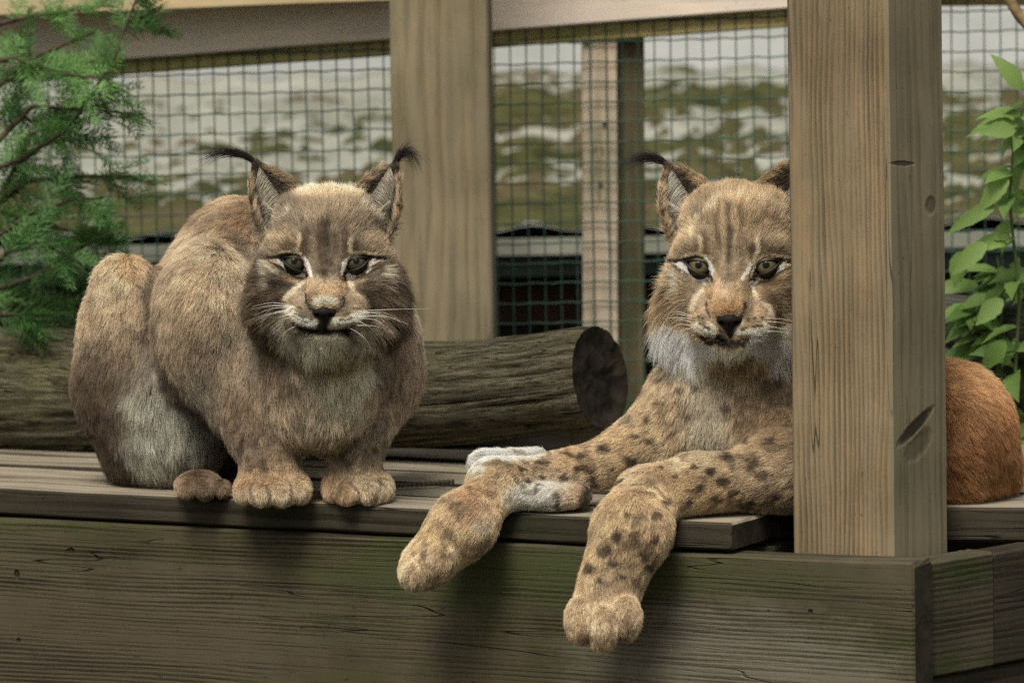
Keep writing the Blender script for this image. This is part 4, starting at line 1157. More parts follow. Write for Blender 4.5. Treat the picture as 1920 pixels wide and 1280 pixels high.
def eye_parts(L, iris_c, seed=0, look=(0, 0), radi=(16.5, 6.0)):
    """Eyeballs with iris and pupil, dark lid rims, all parented to the body."""
    s = N('eye_surface'); at = s.new('ShaderNodeAttribute'); at.attribute_name = 'col'
    s.l.new(at.outputs['Color'], s.b.inputs['Base Color']); s.b.inputs['Roughness'].default_value = .12; s.b.inputs['Specular IOR Level'].default_value = .16
    s.b.inputs['Coat Weight'].default_value = .0; s.b.inputs['Coat Roughness'].default_value = .03
    lid = N('eyelid_skin'); lidm = lid.done((.016, .011, .009), .38, .45)
    H = L.head
    for sd, ec in ((-1, EYE_L), (1, EYE_R)):
        nu, nv = 96, 64; th = np.linspace(0, np.pi, nv); ph = np.linspace(0, 2 * np.pi, nu, endpoint=False)
        TH, PH = np.meshgrid(th, ph, indexing='ij'); d = np.stack([np.sin(TH) * np.cos(PH), np.sin(TH) * np.sin(PH), np.cos(TH)], -1).reshape(-1, 3)
        ax = np.array([look[0], look[1], 1.]); ax /= np.linalg.norm(ax)
        x_ = np.cross([0, 1, 0], ax); x_ /= np.linalg.norm(x_); y_ = np.cross(ax, x_)
        dl = d[:, :1] * x_ + d[:, 1:2] * y_ + d[:, 2:] * ax
        rr = EYE_RAD * np.sin(TH.ravel()); front = TH.ravel() < 1.5
        bul = 1 + .035 * np.exp(-(rr / 13.) ** 2) * front
        V = ec + dl * EYE_RAD * bul[:, None]
        i, j = np.meshgrid(np.arange(nv - 1), np.arange(nu), indexing='ij'); i = i.ravel(); j = j.ravel()
        F = np.stack([i * nu + j, (i + 1) * nu + j, (i + 1) * nu + (j + 1) % nu, i * nu + (j + 1) % nu], 1)
        o = quads_obj('eye', H.to_world(V) - L.base, F, [s.m], L.body)
        R, pr = radi; phr = PH.ravel(); fine = vnoise(np.stack([np.cos(phr) * 9, np.sin(phr) * 9, rr * .12], 1), 1.0, 3 + seed)
        ci = np.array(iris_c)[None] * (.5 + .6 * fine)[:, None] * (1 - .35 * sstep(pr + 5, R, rr))[:, None] * (1 + .5 * np.exp(-((rr - pr - 3) / 3.) ** 2))[:, None]
        c = np.where((rr < R)[:, None], ci, np.array((.02, .014, .011))[None])
        ed = sstep(R - 2.2, R, rr) * (rr < R + 8); c = c * (1 - .85 * ed[:, None])
        pm = 1 - sstep(pr - .8, pr + .8, rr); c = c * (1 - pm[:, None]) + .003 * pm[:, None]; c = np.where(front[:, None], c, .02)
        a = o.data.attributes.new('col', 'FLOAT_COLOR', 'POINT'); cc = np.ones((len(V), 4), dtype=np.float32); cc[:, :3] = c; a.data.foreach_set('color', cc.ravel())
        # lid rim: a rounded band following the almond, lying on the eyeball
        rows = []
        for g, lift_ in ((-1.6, -.4), (-.9, 1.2), (.4, 2.0), (1.0, 1.0), (2.0, -3.0)):
            U, Vv = almond_outline(g); U = -U if sd > 0 else U
            z2 = np.clip((EYE_RAD + lift_) ** 2 - U ** 2 * .72 - Vv ** 2 * .8, 4, None); rows.append(np.stack([U, Vv, np.sqrt(z2) + .6], 1))
        mm = len(rows[0]); V = np.concatenate(rows) + ec; F = []
        for r_ in range(len(rows) - 1):
            for k in range(mm):
                f_ = (r_ * mm + k, r_ * mm + (k + 1) % mm, (r_ + 1) * mm + (k + 1) % mm, (r_ + 1) * mm + k); F.append(f_ if sd < 0 else f_[::-1])
        quads_obj('eyelid', H.to_world(V) - L.base, np.array(F), [lidm], L.body)

def nose_part(L):
    s = N('nose_leather'); tc, v = s.coords(False); n = s.noise(tc, 900., 3)
    s.bump(n, .6, .0006); m = s.done(s.mix(s.ramp(n, .3, .7), (.008, .006, .006), (.014, .010, .010)), .6, .14)
    def f(q):
        x, y, z = q[:, 0], q[:, 1], q[:, 2]; ax = np.abs(x)
        def ell(c, r):
            p = q - np.array(c); k0 = np.linalg.norm(p / r, axis=1); k1 = np.linalg.norm(p / (np.array(r) ** 2), axis=1); return k0 * (k0 - 1) / (k1 + 1e-9)
        qm = q.copy(); qm[:, 0] = ax
        def ellm(c, r):
            p = qm - np.array(c); k0 = np.linalg.norm(p / r, axis=1); k1 = np.linalg.norm(p / (np.array(r) ** 2), axis=1); return k0 * (k0 - 1) / (k1 + 1e-9)
        D = smin(ell((0, -91, 57), (15, 9, 13)), ellm((13, -92, 55), (10, 7.5, 11)), 8.)
        ab = np.array([0, -26., -6.]); a = np.array([0, -92., 60.]); t = np.clip(((q - a) @ ab) / (ab @ ab), 0, 1); D = smin(D, np.linalg.norm((q - a - t[:, None] * ab), axis=1) - (11 - 7.0 * t), 6.)
        nost = ellm((12.5, -96.5, 64), (5.0, 3.4, 7)); D = np.maximum(D, -nost)
        sl = np.maximum(ax - .8, np.abs(y + 108) - 12); D = np.maximum(D, -np.maximum(sl, -(D + 1.6)))
        return D
    V, F = surface_nets(f, (-28, -126, 36), (28, -76, 78), 1.0)
    quads_obj('nose', L.head.to_world(V) - L.base, F, [m], L.body)

def strand(pts, k=10):
    pts = np.array(pts, float); t = np.linspace(0, len(pts) - 1, k); i = np.clip(t.astype(int), 0, len(pts) - 2); w = (t - i)[:, None]
    p0 = pts[np.clip(i - 1, 0, None)]; p1 = pts[i]; p2 = pts[i + 1]; p3 = pts[np.clip(i + 2, None, len(pts) - 1)]
    return .5 * ((2 * p1) + (-p0 + p2) * w + (2 * p0 - 5 * p1 + 4 * p2 - p3) * w ** 2 + (-p0 + 3 * p1 - 3 * p2 + p3) * w ** 3)
def tuft(L, path, spread, n, seed, wid=1.0):
    """Black ear tuft: strands following a path in head coordinates."""
    rg = np.random.default_rng(seed); c = strand(path, 9); out = []; H = L.head
    for i in range(n):
        o0 = rg.normal(0, 1, 3) * 2.2; o1 = rg.normal(0, 1, 3) * spread; t = np.linspace(0, 1, 9)[:, None]; f = rg.uniform(.45, 1.0)
        t2 = np.linspace(0, f, 9); cc = np.stack([np.interp(t2 * 8, range(9), c[:, k]) for k in range(3)], 1)
        out.append(H.to_world(cc + o0 * (1 - t * .6) + o1 * t ** 1.6))
    A = np.array(out) - L.base; r = np.linspace(.00030, .00006, 9)[None] * np.ones((n, 1)) * wid; cl = np.full((n, 9, 3), .02) * rg.uniform(.6, 1.9, (n, 1, 1)) * np.array([1.15, .9, .8])
    o = hair_object('ear_tuft', A, r, cl, L.body); return o
def ear_hair(L, specs, seed):
    """Long pale hairs across the ear opening: (root a, root b, tip a, tip b, n) in head coordinates."""
    rg = np.random.default_rng(seed); out = []; cl = []; rr = []
    for (ra, rb, ta, tb, n, colr) in specs:
        ra, rb, ta, tb = map(lambda x: np.array(x, float), (ra, rb, ta, tb)); 
        for i in range(n):
            t = rg.random(); g = np.floor(t * 14) / 14 + .03
            a = ra + (rb - ra) * t + rg.normal(0, 1.3, 3); b = ta + (tb - ta) * (t * .45 + g * .55) + rg.normal(0, 2.0, 3); b = a + (b - a) * rg.uniform(.65, 1.08)
            m = (a + b) / 2 + np.array([0, 3.5, 7.]) * rg.uniform(.5, 1.3); out.append(L.head.to_world(strand([a, m, b], 6))); cl.append(np.array(colr) * rg.uniform(.55, 1.15)); rr.append(rg.uniform(.8, 1.2))
    A = np.array(out) - L.base; n = len(A); r = np.array([.00022, .00026, .00026, .00022, .00016, .00006])[None] * np.array(rr)[:, None]
    c = np.array(cl)[:, None, :] * np.array([.55, .7, .9, 1, 1, 1])[None, :, None]; hair_object('ear_hair', A, r, c, L.body)
def whiskers(L, lst, seed):
    H = L.head; groups = {}
    for (pts, side) in lst: groups.setdefault(side, []).append(H.to_world(strand(pts, 12)) - L.base)
    wm = N('whisker'); wmm = wm.done((.85, .82, .74), .35, .5)
    for side, g in groups.items():
        A = np.array(g); n = len(A); r = np.linspace(.00031, .00007, 12)[None] * np.ones((n, 1)); hair_object('whiskers', A, r, np.full((n, 12, 3), .8), L.body, wmm)
# --- first lynx: crouching, facing the camera
def conv_a(x, y): return (440 + x / 5.3333 - 610) , -(430 + y / 5.3333 - 494)
def conv_b(x, y): return (340 + x / 2.782 - 610), -(240 + y / 2.782 - 494)
def painter1(p, u, v, q):
    n = len(u); col = np.zeros((n, 3)) + np.array(GREYB) * .84
    j = ((vnoise(p, 200., 71) - .5) * 3.5, (vnoise(p, 200., 72) - .5) * 3.5)
    f1 = vnoise(p, 95., 73)[:, None]; col = col * (.82 + .36 * f1)
    A = lambda st: strokes_paint(col, u, v, st, conv_a, j, 1 / 5.333)
    B = lambda st: strokes_paint(col, u, v, st, conv_b, j, 1 / 2.782)
    col = B([([(640, 320), (760, 300), (880, 320)], 45, BUFFL, .85, .8), ([(700, 400), (820, 400)], 90, BUFF, .6, .9),
             ([(430, 560), (520, 480), (600, 420)], 38, GREYB, .6, .9), ([(1100, 560), (1000, 470), (900, 420)], 38, GREYB, .6, .9),
             ([(480, 600), (560, 590)], 48, BUFF, .7, .9), ([(1000, 600), (1120, 640)], 50, BUFF, .75, .9),
             ([(1180, 640), (1230, 760), (1240, 860)], 55, BUFFL, .85, .8), ([(350, 640), (345, 780), (350, 900)], 32, GREYB, .9, .8),
             ([(400, 700), (390, 850), (400, 960)], 30, BROWN, .55, .9),
             # pale line above the brow towards the ears
             ([(430, 530), (480, 480), (560, 420)], 16, GWHITE, .6, .9), ([(1080, 500), (1000, 440), (930, 400)], 16, GWHITE, .6, .9)])
    # dark head stripes
    col = A([([(720, 20), (700, 130), (690, 230)], 42, BROWN, .75, .8), ([(1100, 40), (1110, 150), (1110, 240)], 38, BROWN, .75, .8),
             ([(900, -60), (900, 60), (900, 170), (900, 300)], 52, DARK, .72, .9), ([(840, 40), (860, 200), (890, 400), (905, 520)], 40, BROWN, .8, .9), ([(905, 430), (905, 540)], 26, DARK, .75, .8),
             ([(1000, 60), (1010, 200), (960, 340)], 30, BROWN, .6, .8), ([(780, 60), (800, 250), (850, 380)], 26, (.26, .19, .12), .5, .8),
             ([(640, 90), (620, 190)], 28, BUFFL, .7, .7), ([(1160, 110), (1160, 210)], 26, BUFFL, .7, .7), ([(1210, 130), (1200, 210)], 24, BROWN, .6, .8), ([(500, 130), (600, 160)], 20, BROWN, .5, .8),
             ([(300, 150), (420, 130), (560, 200)], 18, BROWN, .35, .9), ([(1350, 120), (1500, 160), (1600, 260)], 18, BROWN, .35, .9),
             ([(460, 228), (560, 222), (660, 240)], 14, BUFFL, .6, .7), ([(1180, 228), (1300, 226), (1420, 240)], 14, BUFFL, .6, .7),
             # eyeliner
             ([(340, 275), (420, 268), (500, 245), (640, 258), (700, 330)], 11, BLACK, .9, .5), ([(1120, 300), (1200, 262), (1320, 258), (1420, 285), (1520, 300)], 11, BLACK, .9, .5),
             # pale rings round the eyes
             ([(300, 320), (350, 330), (430, 335)], 26, (.52, .40, .28), .8, .6), ([(470, 330), (500, 390), (580, 435), (660, 455)], 19, WHITE, .95, .5), ([(705, 290), (745, 350), (762, 420), (775, 470)], 14, WHITE, .85, .6),
             ([(1110, 300), (1080, 350), (1070, 430), (1085, 470)], 14, WHITE, .85, .6), ([(1370, 340), (1340, 400), (1260, 450), (1130, 480)], 21, WHITE, .95, .5), ([(1400, 330), (1480, 320)], 22, (.55, .44, .34), .85, .6),
             # tear lines
             ([(715, 400), (728, 460), (722, 560)], 9, DARK, .85, .6), ([(1100, 420), (1098, 480), (1112, 560)], 9, DARK, .85, .6),
             ([(400, 350), (480, 400), (560, 460), (640, 490)], 9, BROWN, .8, .6), ([(1500, 330), (1420, 390), (1320, 440), (1220, 480)], 9, BROWN, .8, .6),
             # cheeks
             ([(300, 350), (360, 400), (420, 420)], 22, GWHITE, .8, .7), ([(1520, 380), (1540, 420), (1500, 450)], 26, GWHITE, .85, .7), ([(280, 340), (290, 480), (300, 560)], 20, GWHITE, .7, .7), ([(1550, 420), (1560, 520), (1540, 600)], 18, GWHITE, .5, .8),
             ([(380, 540), (480, 560), (570, 590)], 38, DARK, .75, .8), ([(350, 600), (460, 640)], 50, BROWN, .7, .8), ([(1240, 560), (1380, 540), (1450, 600)], 30, BROWN, .65, .8), ([(1300, 650), (1500, 640), (1600, 620)], 60, BROWN, .7, .8), ([(1620, 400), (1650, 560), (1700, 700)], 32, BROWN, .75, .8),
             ([(180, 400), (170, 560), (200, 720)], 34, BROWN, .45, .9), ([(250, 700), (350, 740), (450, 700)], 44, BROWN, .75, .8), ([(1350, 760), (1500, 780), (1700, 760)], 44, BROWN, .8, .8), ([(420, 800), (300, 840)], 40, BROWN, .5, .9),
             ([(500, 480), (620, 520)], 24, (.42, .28, .17), .7, .8), ([(1200, 520), (1300, 500)], 24, (.38, .27, .17), .7, .8),
             # muzzle: pale upper lip edges, warm bridge
             ([(720, 500), (640, 580), (560, 650), (510, 700)], 26, (.55, .44, .31), .85, .7), ([(1150, 540), (1200, 640), (1300, 720), (1320, 770)], 26, (.55, .44, .32), .85, .7),
             ([(620, 680), (680, 700), (620, 760)], 60, (.38, .29, .20), .8, .8), ([(1180, 660), (1220, 760)], 55, (.38, .29, .20), .8, .8),
             ([(820, 540), (900, 580), (1000, 560)], 75, BUFF, .85, .7), ([(830, 640), (920, 640), (1010, 640)], 62, ORANGE, .5, .8), ([(840, 730), (920, 740), (990, 730)], 46, (.66, .50, .34), .9, .7), ([(860, 690), (960, 690)], 30, (.70, .54, .37), .6, .8),
             ([(745, 540), (750, 620)], 26, ORANGE, .6, .8), ([(1080, 540), (1080, 640)], 26, ORANGE, .6, .8), ([(722, 660), (740, 740), (765, 800)], 11, DARK, .8, .6), ([(1095, 700), (1085, 770), (1040, 830)], 11, DARK, .8, .6), ([(1090, 690)], 14, BLACK, .8, .6), ([(728, 665)], 12, BLACK, .7, .6),
             ([(560, 830), (660, 900), (760, 940), (840, 930)], 34, (.60, .54, .42), .85, .6), ([(1000, 910), (1100, 920), (1220, 880), (1290, 840)], 34, (.60, .54, .42), .85, .6), ([(540, 770), (600, 800)], 30, GWHITE, .6, .7), ([(1200, 850), (1280, 830)], 30, GWHITE, .6, .7),
             ([(620, 850), (700, 880), (730, 880)], 9, DARK, .75, .5), ([(590, 860), (660, 905), (740, 930)], 7, DARK, .6, .5), ([(650, 790), (690, 800)], 9, BROWN, .7, .5), ([(1060, 905), (1120, 900), (1180, 880)], 9, DARK, .75, .5), ([(1110, 850), (1150, 840)], 9, BROWN, .7, .5), ([(1200, 800), (1250, 790)], 9, BROWN, .7, .5), ([(1040, 945), (1120, 945), (1200, 925)], 7, DARK, .6, .5),
             # mouth and chin
             ([(600, 935), (640, 975)], 13, BLACK, .7, .7), ([(655, 985), (750, 1008), (900, 1010)], 27, BLACK, .9, .75), ([(900, 1010), (1050, 1030), (1140, 1025)], 27, BLACK, .9, .75), ([(1150, 1020), (1205, 990)], 13, BLACK, .7, .7), ([(760, 1030), (900, 1045), (1120, 1050)], 24, BLACK, .9, .5), ([(860, 960), (880, 1000)], 26, BLACK, .9, .5),
             ([(700, 1110), (880, 1130), (1080, 1110)], 55, (.50, .47, .36), .95, .6), ([(560, 1030), (520, 1120), (640, 1200)], 70, GWHITE, .75, .8), ([(1260, 1050), (1300, 1130), (1200, 1200)], 70, GWHITE, .75, .8), ([(800, 1220), (1000, 1220)], 95, (.56, .51, .37), .9, .8),
             ([(440, 1000), (500, 900)], 60, GWHITE, .55, .8), ([(1420, 1000), (1400, 920)], 60, GWHITE, .5, .8),
             ([(230, 940), (330, 1130), (430, 1260)], 38, DARK, .8, .8), ([(1600, 960), (1520, 1100), (1430, 1230)], 42, DARK, .8, .8), ([(150, 820), (250, 1040), (300, 1200)], 40, BROWN, .6, .9)])
    col = eye_ring(col, q, (.66, .56, .43), 7.5, .85)
    return col
def body_paint1(p, nrm, col):
    col = col * 1.2
    X, Y = proj_arr(p); j = (vnoise(p, 45., 81) - .5) * 26; X = X + j; Y = Y + (vnoise(p, 45., 82) - .5) * 26
    def blob(cx, cy, rx, ry, c, op, soft=.6):
        nonlocal col
        d = np.hypot((X - cx) / rx, (Y - cy) / ry); a = op * (1 - sstep(1 - soft, 1 + soft, d)) * (nrm[:, 1] < .45); col = col * (1 - a[:, None]) + np.array(c) * a[:, None]
    blob(225, 520, 50, 48, BUFFL, .8); blob(250, 500, 28, 30, ORANGE, .45); blob(380, 465, 80, 40, BUFFL, .85); blob(430, 600, 40, 110, GREYB, .5); blob(330, 640, 50, 50, (.38, .30, .20), .5); blob(345, 560, 70, 70, BUFF, .8); blob(420, 540, 50, 70, BUFFL, .6)  # buff coat patches, with shoulder and haunch highlights painted in
    blob(415, 400, 100, 45, (.40, .29, .175), .9); blob(400, 370, 90, 20, BUFFL, .5); blob(460, 430, 40, 55, (.27, .17, .09), .5)
    blob(370, 730, 75, 60, BROWN, .35); blob(430, 700, 90, 80, GREYB, .6); blob(185, 770, 45, 110, BROWN, .75); blob(215, 880, 60, 60, DARK, .9); blob(175, 850, 40, 60, DARK, .6); blob(278, 620, 13, 95, DARK, .65); blob(255, 690, 30, 50, BROWN, .5)  # the narrow dark strip paints the crease shade beside the knee
    blob(185, 820, 62, 140, DARK, .8); blob(225, 900, 60, 50, DARK, .8); blob(325, 800, 70, 100, (.36, .35, .28), .8); blob(300, 840, 50, 70, (.45, .44, .36), .6); blob(385, 840, 40, 90, (.22, .21, .17), .6); blob(345, 690, 35, 60, BROWN, .4)
    blob(475, 860, 60, 50, BROWN, .55); blob(460, 790, 40, 50, BROWN, .6); blob(400, 790, 20, 90, DARK, .45); blob(640, 690, 66, 95, (.60, .52, .37), .95); blob(650, 810, 80, 50, (.48, .41, .29), .8); blob(340, 600, 60, 90, BUFF, .5); blob(400, 520, 90, 60, BUFFL, .6); blob(520, 690, 40, 60, BROWN, .7); blob(720, 700, 22, 50, BROWN, .55)  # brown at the chest side is shading painted into the coat
    blob(770, 660, 40, 80, (.40, .30, .22), .7); blob(665, 850, 50, 45, BROWN, .6); blob(640, 900, 30, 50, BROWN, .45)
    blob(500, 910, 60, 25, RUSTL, .75); blob(520, 935, 60, 18, BUFFL, .6); blob(690, 915, 45, 30, BUFFL, .75); blob(640, 920, 26, 30, RUSTL, .6); blob(385, 908, 60, 34, BROWN, .85)  # paw tones; the hind paw is browned to paint its shade
    for (gx, gy, sl) in ((478, 930, 0), (511, 934, 0), (546, 932, 0), (642, 925, -.5), (672, 930, .25), (707, 928, 0), (368, 922, 0), (401, 922, 0)):  # shade in the grooves between the toes, painted as dark strokes
        xx = X - gx - sl * (Y - gy) - j * 1.0 - (X - X); d = np.hypot((X - gx - sl * (Y - gy)) / 4.0, (Y - gy) / 26.); a = .62 * (1 - sstep(.4, 1.5, d)) * (nrm[:, 1] < .45); col = col * (1 - a[:, None]) + np.array(DARK) * a[:, None]
    # faint dark flecks low on the legs
    sp = vnoise(p, 95., 91); m = sstep(.62, .72, sp) * sstep(760, 830, Y) * sstep(905, 880, Y) * sstep(400, 440, X); col = col * (1 - .55 * m[:, None])
    for (pts, w, a0) in (([(285, 480), (283, 600), (300, 690), (350, 760), (400, 800), (440, 870)], 16, .62), ([(560, 640), (545, 720), (570, 800), (585, 870)], 13, .45), ([(690, 690), (712, 760), (705, 830)], 12, .4), ([(450, 450), (470, 560), (490, 640)], 16, .4), ([(300, 450), (350, 415), (420, 425), (450, 470)], 9, .35)):  # crease shading painted between shoulder, haunch, chest and forelegs
        d = polyd(X, Y, pts); a = a0 * sstep(w * 1.6, w * .3, d) * (nrm[:, 1] < .5); col = col * (1 - a[:, None]) + np.array((.13, .095, .065)) * a[:, None]
    # mottled saddle
    mt = fbm(p * [1, 1, .8], 60., 93, 2); m = sstep(.48, .62, mt) * (Y < 760) * (X > 280); col = col * (1 - .16 * m[:, None])
    return col
def proj_arr(p):
    q = p - CAM; z = q @ FWD; return 960 + FPX * (q @ RIGHT) / z, 640 - FPX * (q @ UP) / z

FD = (0, -.35, -1)      # down and forward
prims1 = [
    E(455, 600, .50, 155, 225, .20, GREYB, ln=.022, flow=(-.3, -.1, -1), lift=.3, k=.05),
    E(400, 740, .60, 165, 170, .18, GREYB, ln=.024, flow=(-.5, 0, -1), k=.05),
    E(392, 605, .32, 98, 150, .12, GREYB, ln=.024, flow=(-.35, -.2, -1), lift=.38, k=.03),
    C(400, 650, .29, 92, 492, 800, .22, 66, GREYB, ln=.025, flow=(.35, -.3, -1), lift=.36, k=.03),
    E(600, 700, .20, 118, 140, .11, (.36, .29, .20), ln=.030, flow=FD, lift=.32, k=.04),
    E(600, 775, .20, 84, 62, .09, (.34, .28, .2), ln=.030, flow=FD, lift=.3, k=.03),
    C(600, 560, .22, 100, 605, 670, .24, 120, GREYB, ln=.030, flow=FD, lift=.35, k=.05),
    E(708, 655, .29, 76, 120, .11, (.35, .27, .19), ln=.025, flow=(.1, -.2, -1), k=.03),
    C(712, 720, .27, 68, 682, 800, .21, 48, GREYB, ln=.022, flow=(-.2, -.2, -1), k=.03),
    C(500, 800, .20, 60, 507, 885, .165, 52, (.26, .19, .125), ln=.013, flow=(0, -.3, -1), lift=.25, k=.025),
    C(670, 800, .20, 52, 665, 885, .17, 44, (.26, .19, .125), ln=.013, flow=(0, -.3, -1), lift=.25, k=.025),
    C(227, 530, .40, 46, 226, 620, .41, 55, BUFF, ln=.020, flow=(-.2, -.2, -1), lift=.36, k=.03),
    C(226, 620, .41, 55, 224, 730, .42, 66, GREYB, ln=.020, flow=(-.2, -.1, -1), lift=.33, k=.06),
    C(224, 730, .42, 66, 262, 850, .41, 68, BROWN, ln=.020, flow=(-.1, 0, -1), lift=.3, k=.06),
    E(288, 650, .44, 42, 125, .06, GREYB, ln=.020, flow=(-.1, -.1, -1), k=.06),
    E(325, 785, .37, 95, 115, .07, (.27, .25, .20), ln=.036, flow=(.15, -.3, -1), lift=.35, k=.045),
    E(372, 908, .25, 42, 24, .06, RUST, ln=.009, flow=FD, lift=.2, k=.012),
    E(352, 918, .205, 17, 16, .03, RUST, ln=.009, flow=FD, lift=.2, k=.006), E(385, 920, .20, 17, 16, .03, GWHITE, ln=.009, flow=FD, lift=.2, k=.006), E(415, 916, .22, 15, 15, .03, BROWN, ln=.009, flow=FD, lift=.2, k=.006),
    E(512, 905, .17, 58, 30, .06, RUSTL, ln=.011, flow=FD, lift=.28, k=.02),
    E(668, 905, .18, 54, 30, .055, RUSTL, ln=.011, flow=FD, lift=.28, k=.02),
]
for (cx, cy, dy, rx) in ((460, 922, .135, 18), (492, 926, .105, 21), (530, 926, .105, 22), (564, 920, .135, 17)):
    prims1.append(E(cx, cy, dy, rx, 21, .036, BUFF, ln=.011, flow=(0, -.5, -1), lift=.3, k=.017))
for (cx, cy, dy, rx) in ((625, 920, .155, 16), (652, 925, .12, 20), (692, 925, .125, 22), (720, 918, .16, 15)):
    prims1.append(E(cx, cy, dy, rx, 21, .034, BUFF, ln=.011, flow=(0, -.5, -1), lift=.3, k=.016))
h1 = Head((610, 494), .045, 1.0, 0.0)
ears1 = [Ear((-76, 90, -104), (-137, 192, -112), 60, (.45, -.02, 1), depth=.75), Ear((78, 92, -104), (128, 190, -112), 56, (-.35, -.05, 1), depth=.8)]
L1 = Lynx(h1, ears1, prims1, painter1, 101, body_paint1); L1.ruff = .014; L1.ruffdown = .35; L1.tick = 1.0; L1.gain = 1.25; L1.sat = .86; L1.contrast = 1.6
b_lo = w3(110, 960, .4); b_hi = w3(840, 250, .4)
NH = 1.0
build_lynx(L1, 'lynx', 'crouching lynx with grey brown coat facing forward on the left of the deck', int(520000 * NH), .0038,
           ((b_lo[0] - .02, -.12, ZD - .01), (b_hi[0] + .03, .85, b_hi[2] + .03)))
eye_parts(L1, (.048, .044, .026), 1, (-.0, .20), (18.5, 6.0))
nose_part(L1)
tuft(L1, [(-136, 190, -112), (-152, 203, -108), (-180, 212, -104), (-210, 210, -100), (-238, 196, -98)], 6.5, 300, 1)
tuft(L1, [(126, 188, -112), (136, 205, -108), (150, 214, -104), (163, 206, -100), (174, 170, -98)], 10.0, 260, 2)
ear_hair(L1, [((-70, 98, -92), (-128, 182, -108), (-112, 70, -92), (-134, 150, -104), 700, (.55, .50, .40)), ((-66, 96, -84), (-92, 76, -90), (-112, 92, -84), (-122, 120, -88), 260, (.55, .5, .4)),
              ((66, 100, -92), (118, 182, -108), (112, 74, -92), (128, 150, -104), 700, (.55, .50, .40)), ((64, 96, -84), (92, 78, -90), (108, 92, -84), (118, 120, -88), 260, (.55, .5, .4))], 3)
wl1 = []
rgw = np.random.default_rng(8)
for (x0, y0, x1, y1, x2, y2) in ((600, 770, 400, 735, 190, 770), (590, 775, 380, 760, 170, 800), (600, 785, 400, 790, 200, 860), (570, 800, 420, 830, 200, 910), (560, 830, 430, 840, 290, 900), (600, 850, 480, 870, 380, 930), (620, 870, 500, 900, 420, 960), (560, 810, 380, 840, 230, 880),
                                 (640, 960, 540, 1010, 430, 1110), (590, 780, 450, 765, 290, 780), (600, 860, 520, 860, 360, 990)):
    a = conv_a(x0, y0); b = conv_a(x1, y1); c = conv_a(x2, y2); wl1.append(([(a[0], a[1], 52), (b[0], b[1], 50), (c[0], c[1], 28)], 'l'))
for (x0, y0, x1, y1, x2, y2) in ((1290, 815, 1600, 800, 1950, 795), (1250, 845, 1480, 830, 1650, 900), (1230, 880, 1500, 870, 1700, 930), (1240, 890, 1420, 910, 1600, 1040), (1220, 870, 1400, 860, 1560, 900), (1230, 960, 1400, 965, 1520, 1000), (1150, 980, 1300, 1080, 1400, 1240), (1240, 820, 1460, 850, 1740, 950), (1200, 900, 1330, 960, 1440, 1060)):
    a = conv_a(x0, y0); b = conv_a(x1, y1); c = conv_a(x2, y2); wl1.append(([(a[0], a[1], 52), (b[0], b[1], 50), (c[0], c[1], 30)], 'r'))
whiskers(L1, wl1, 1)
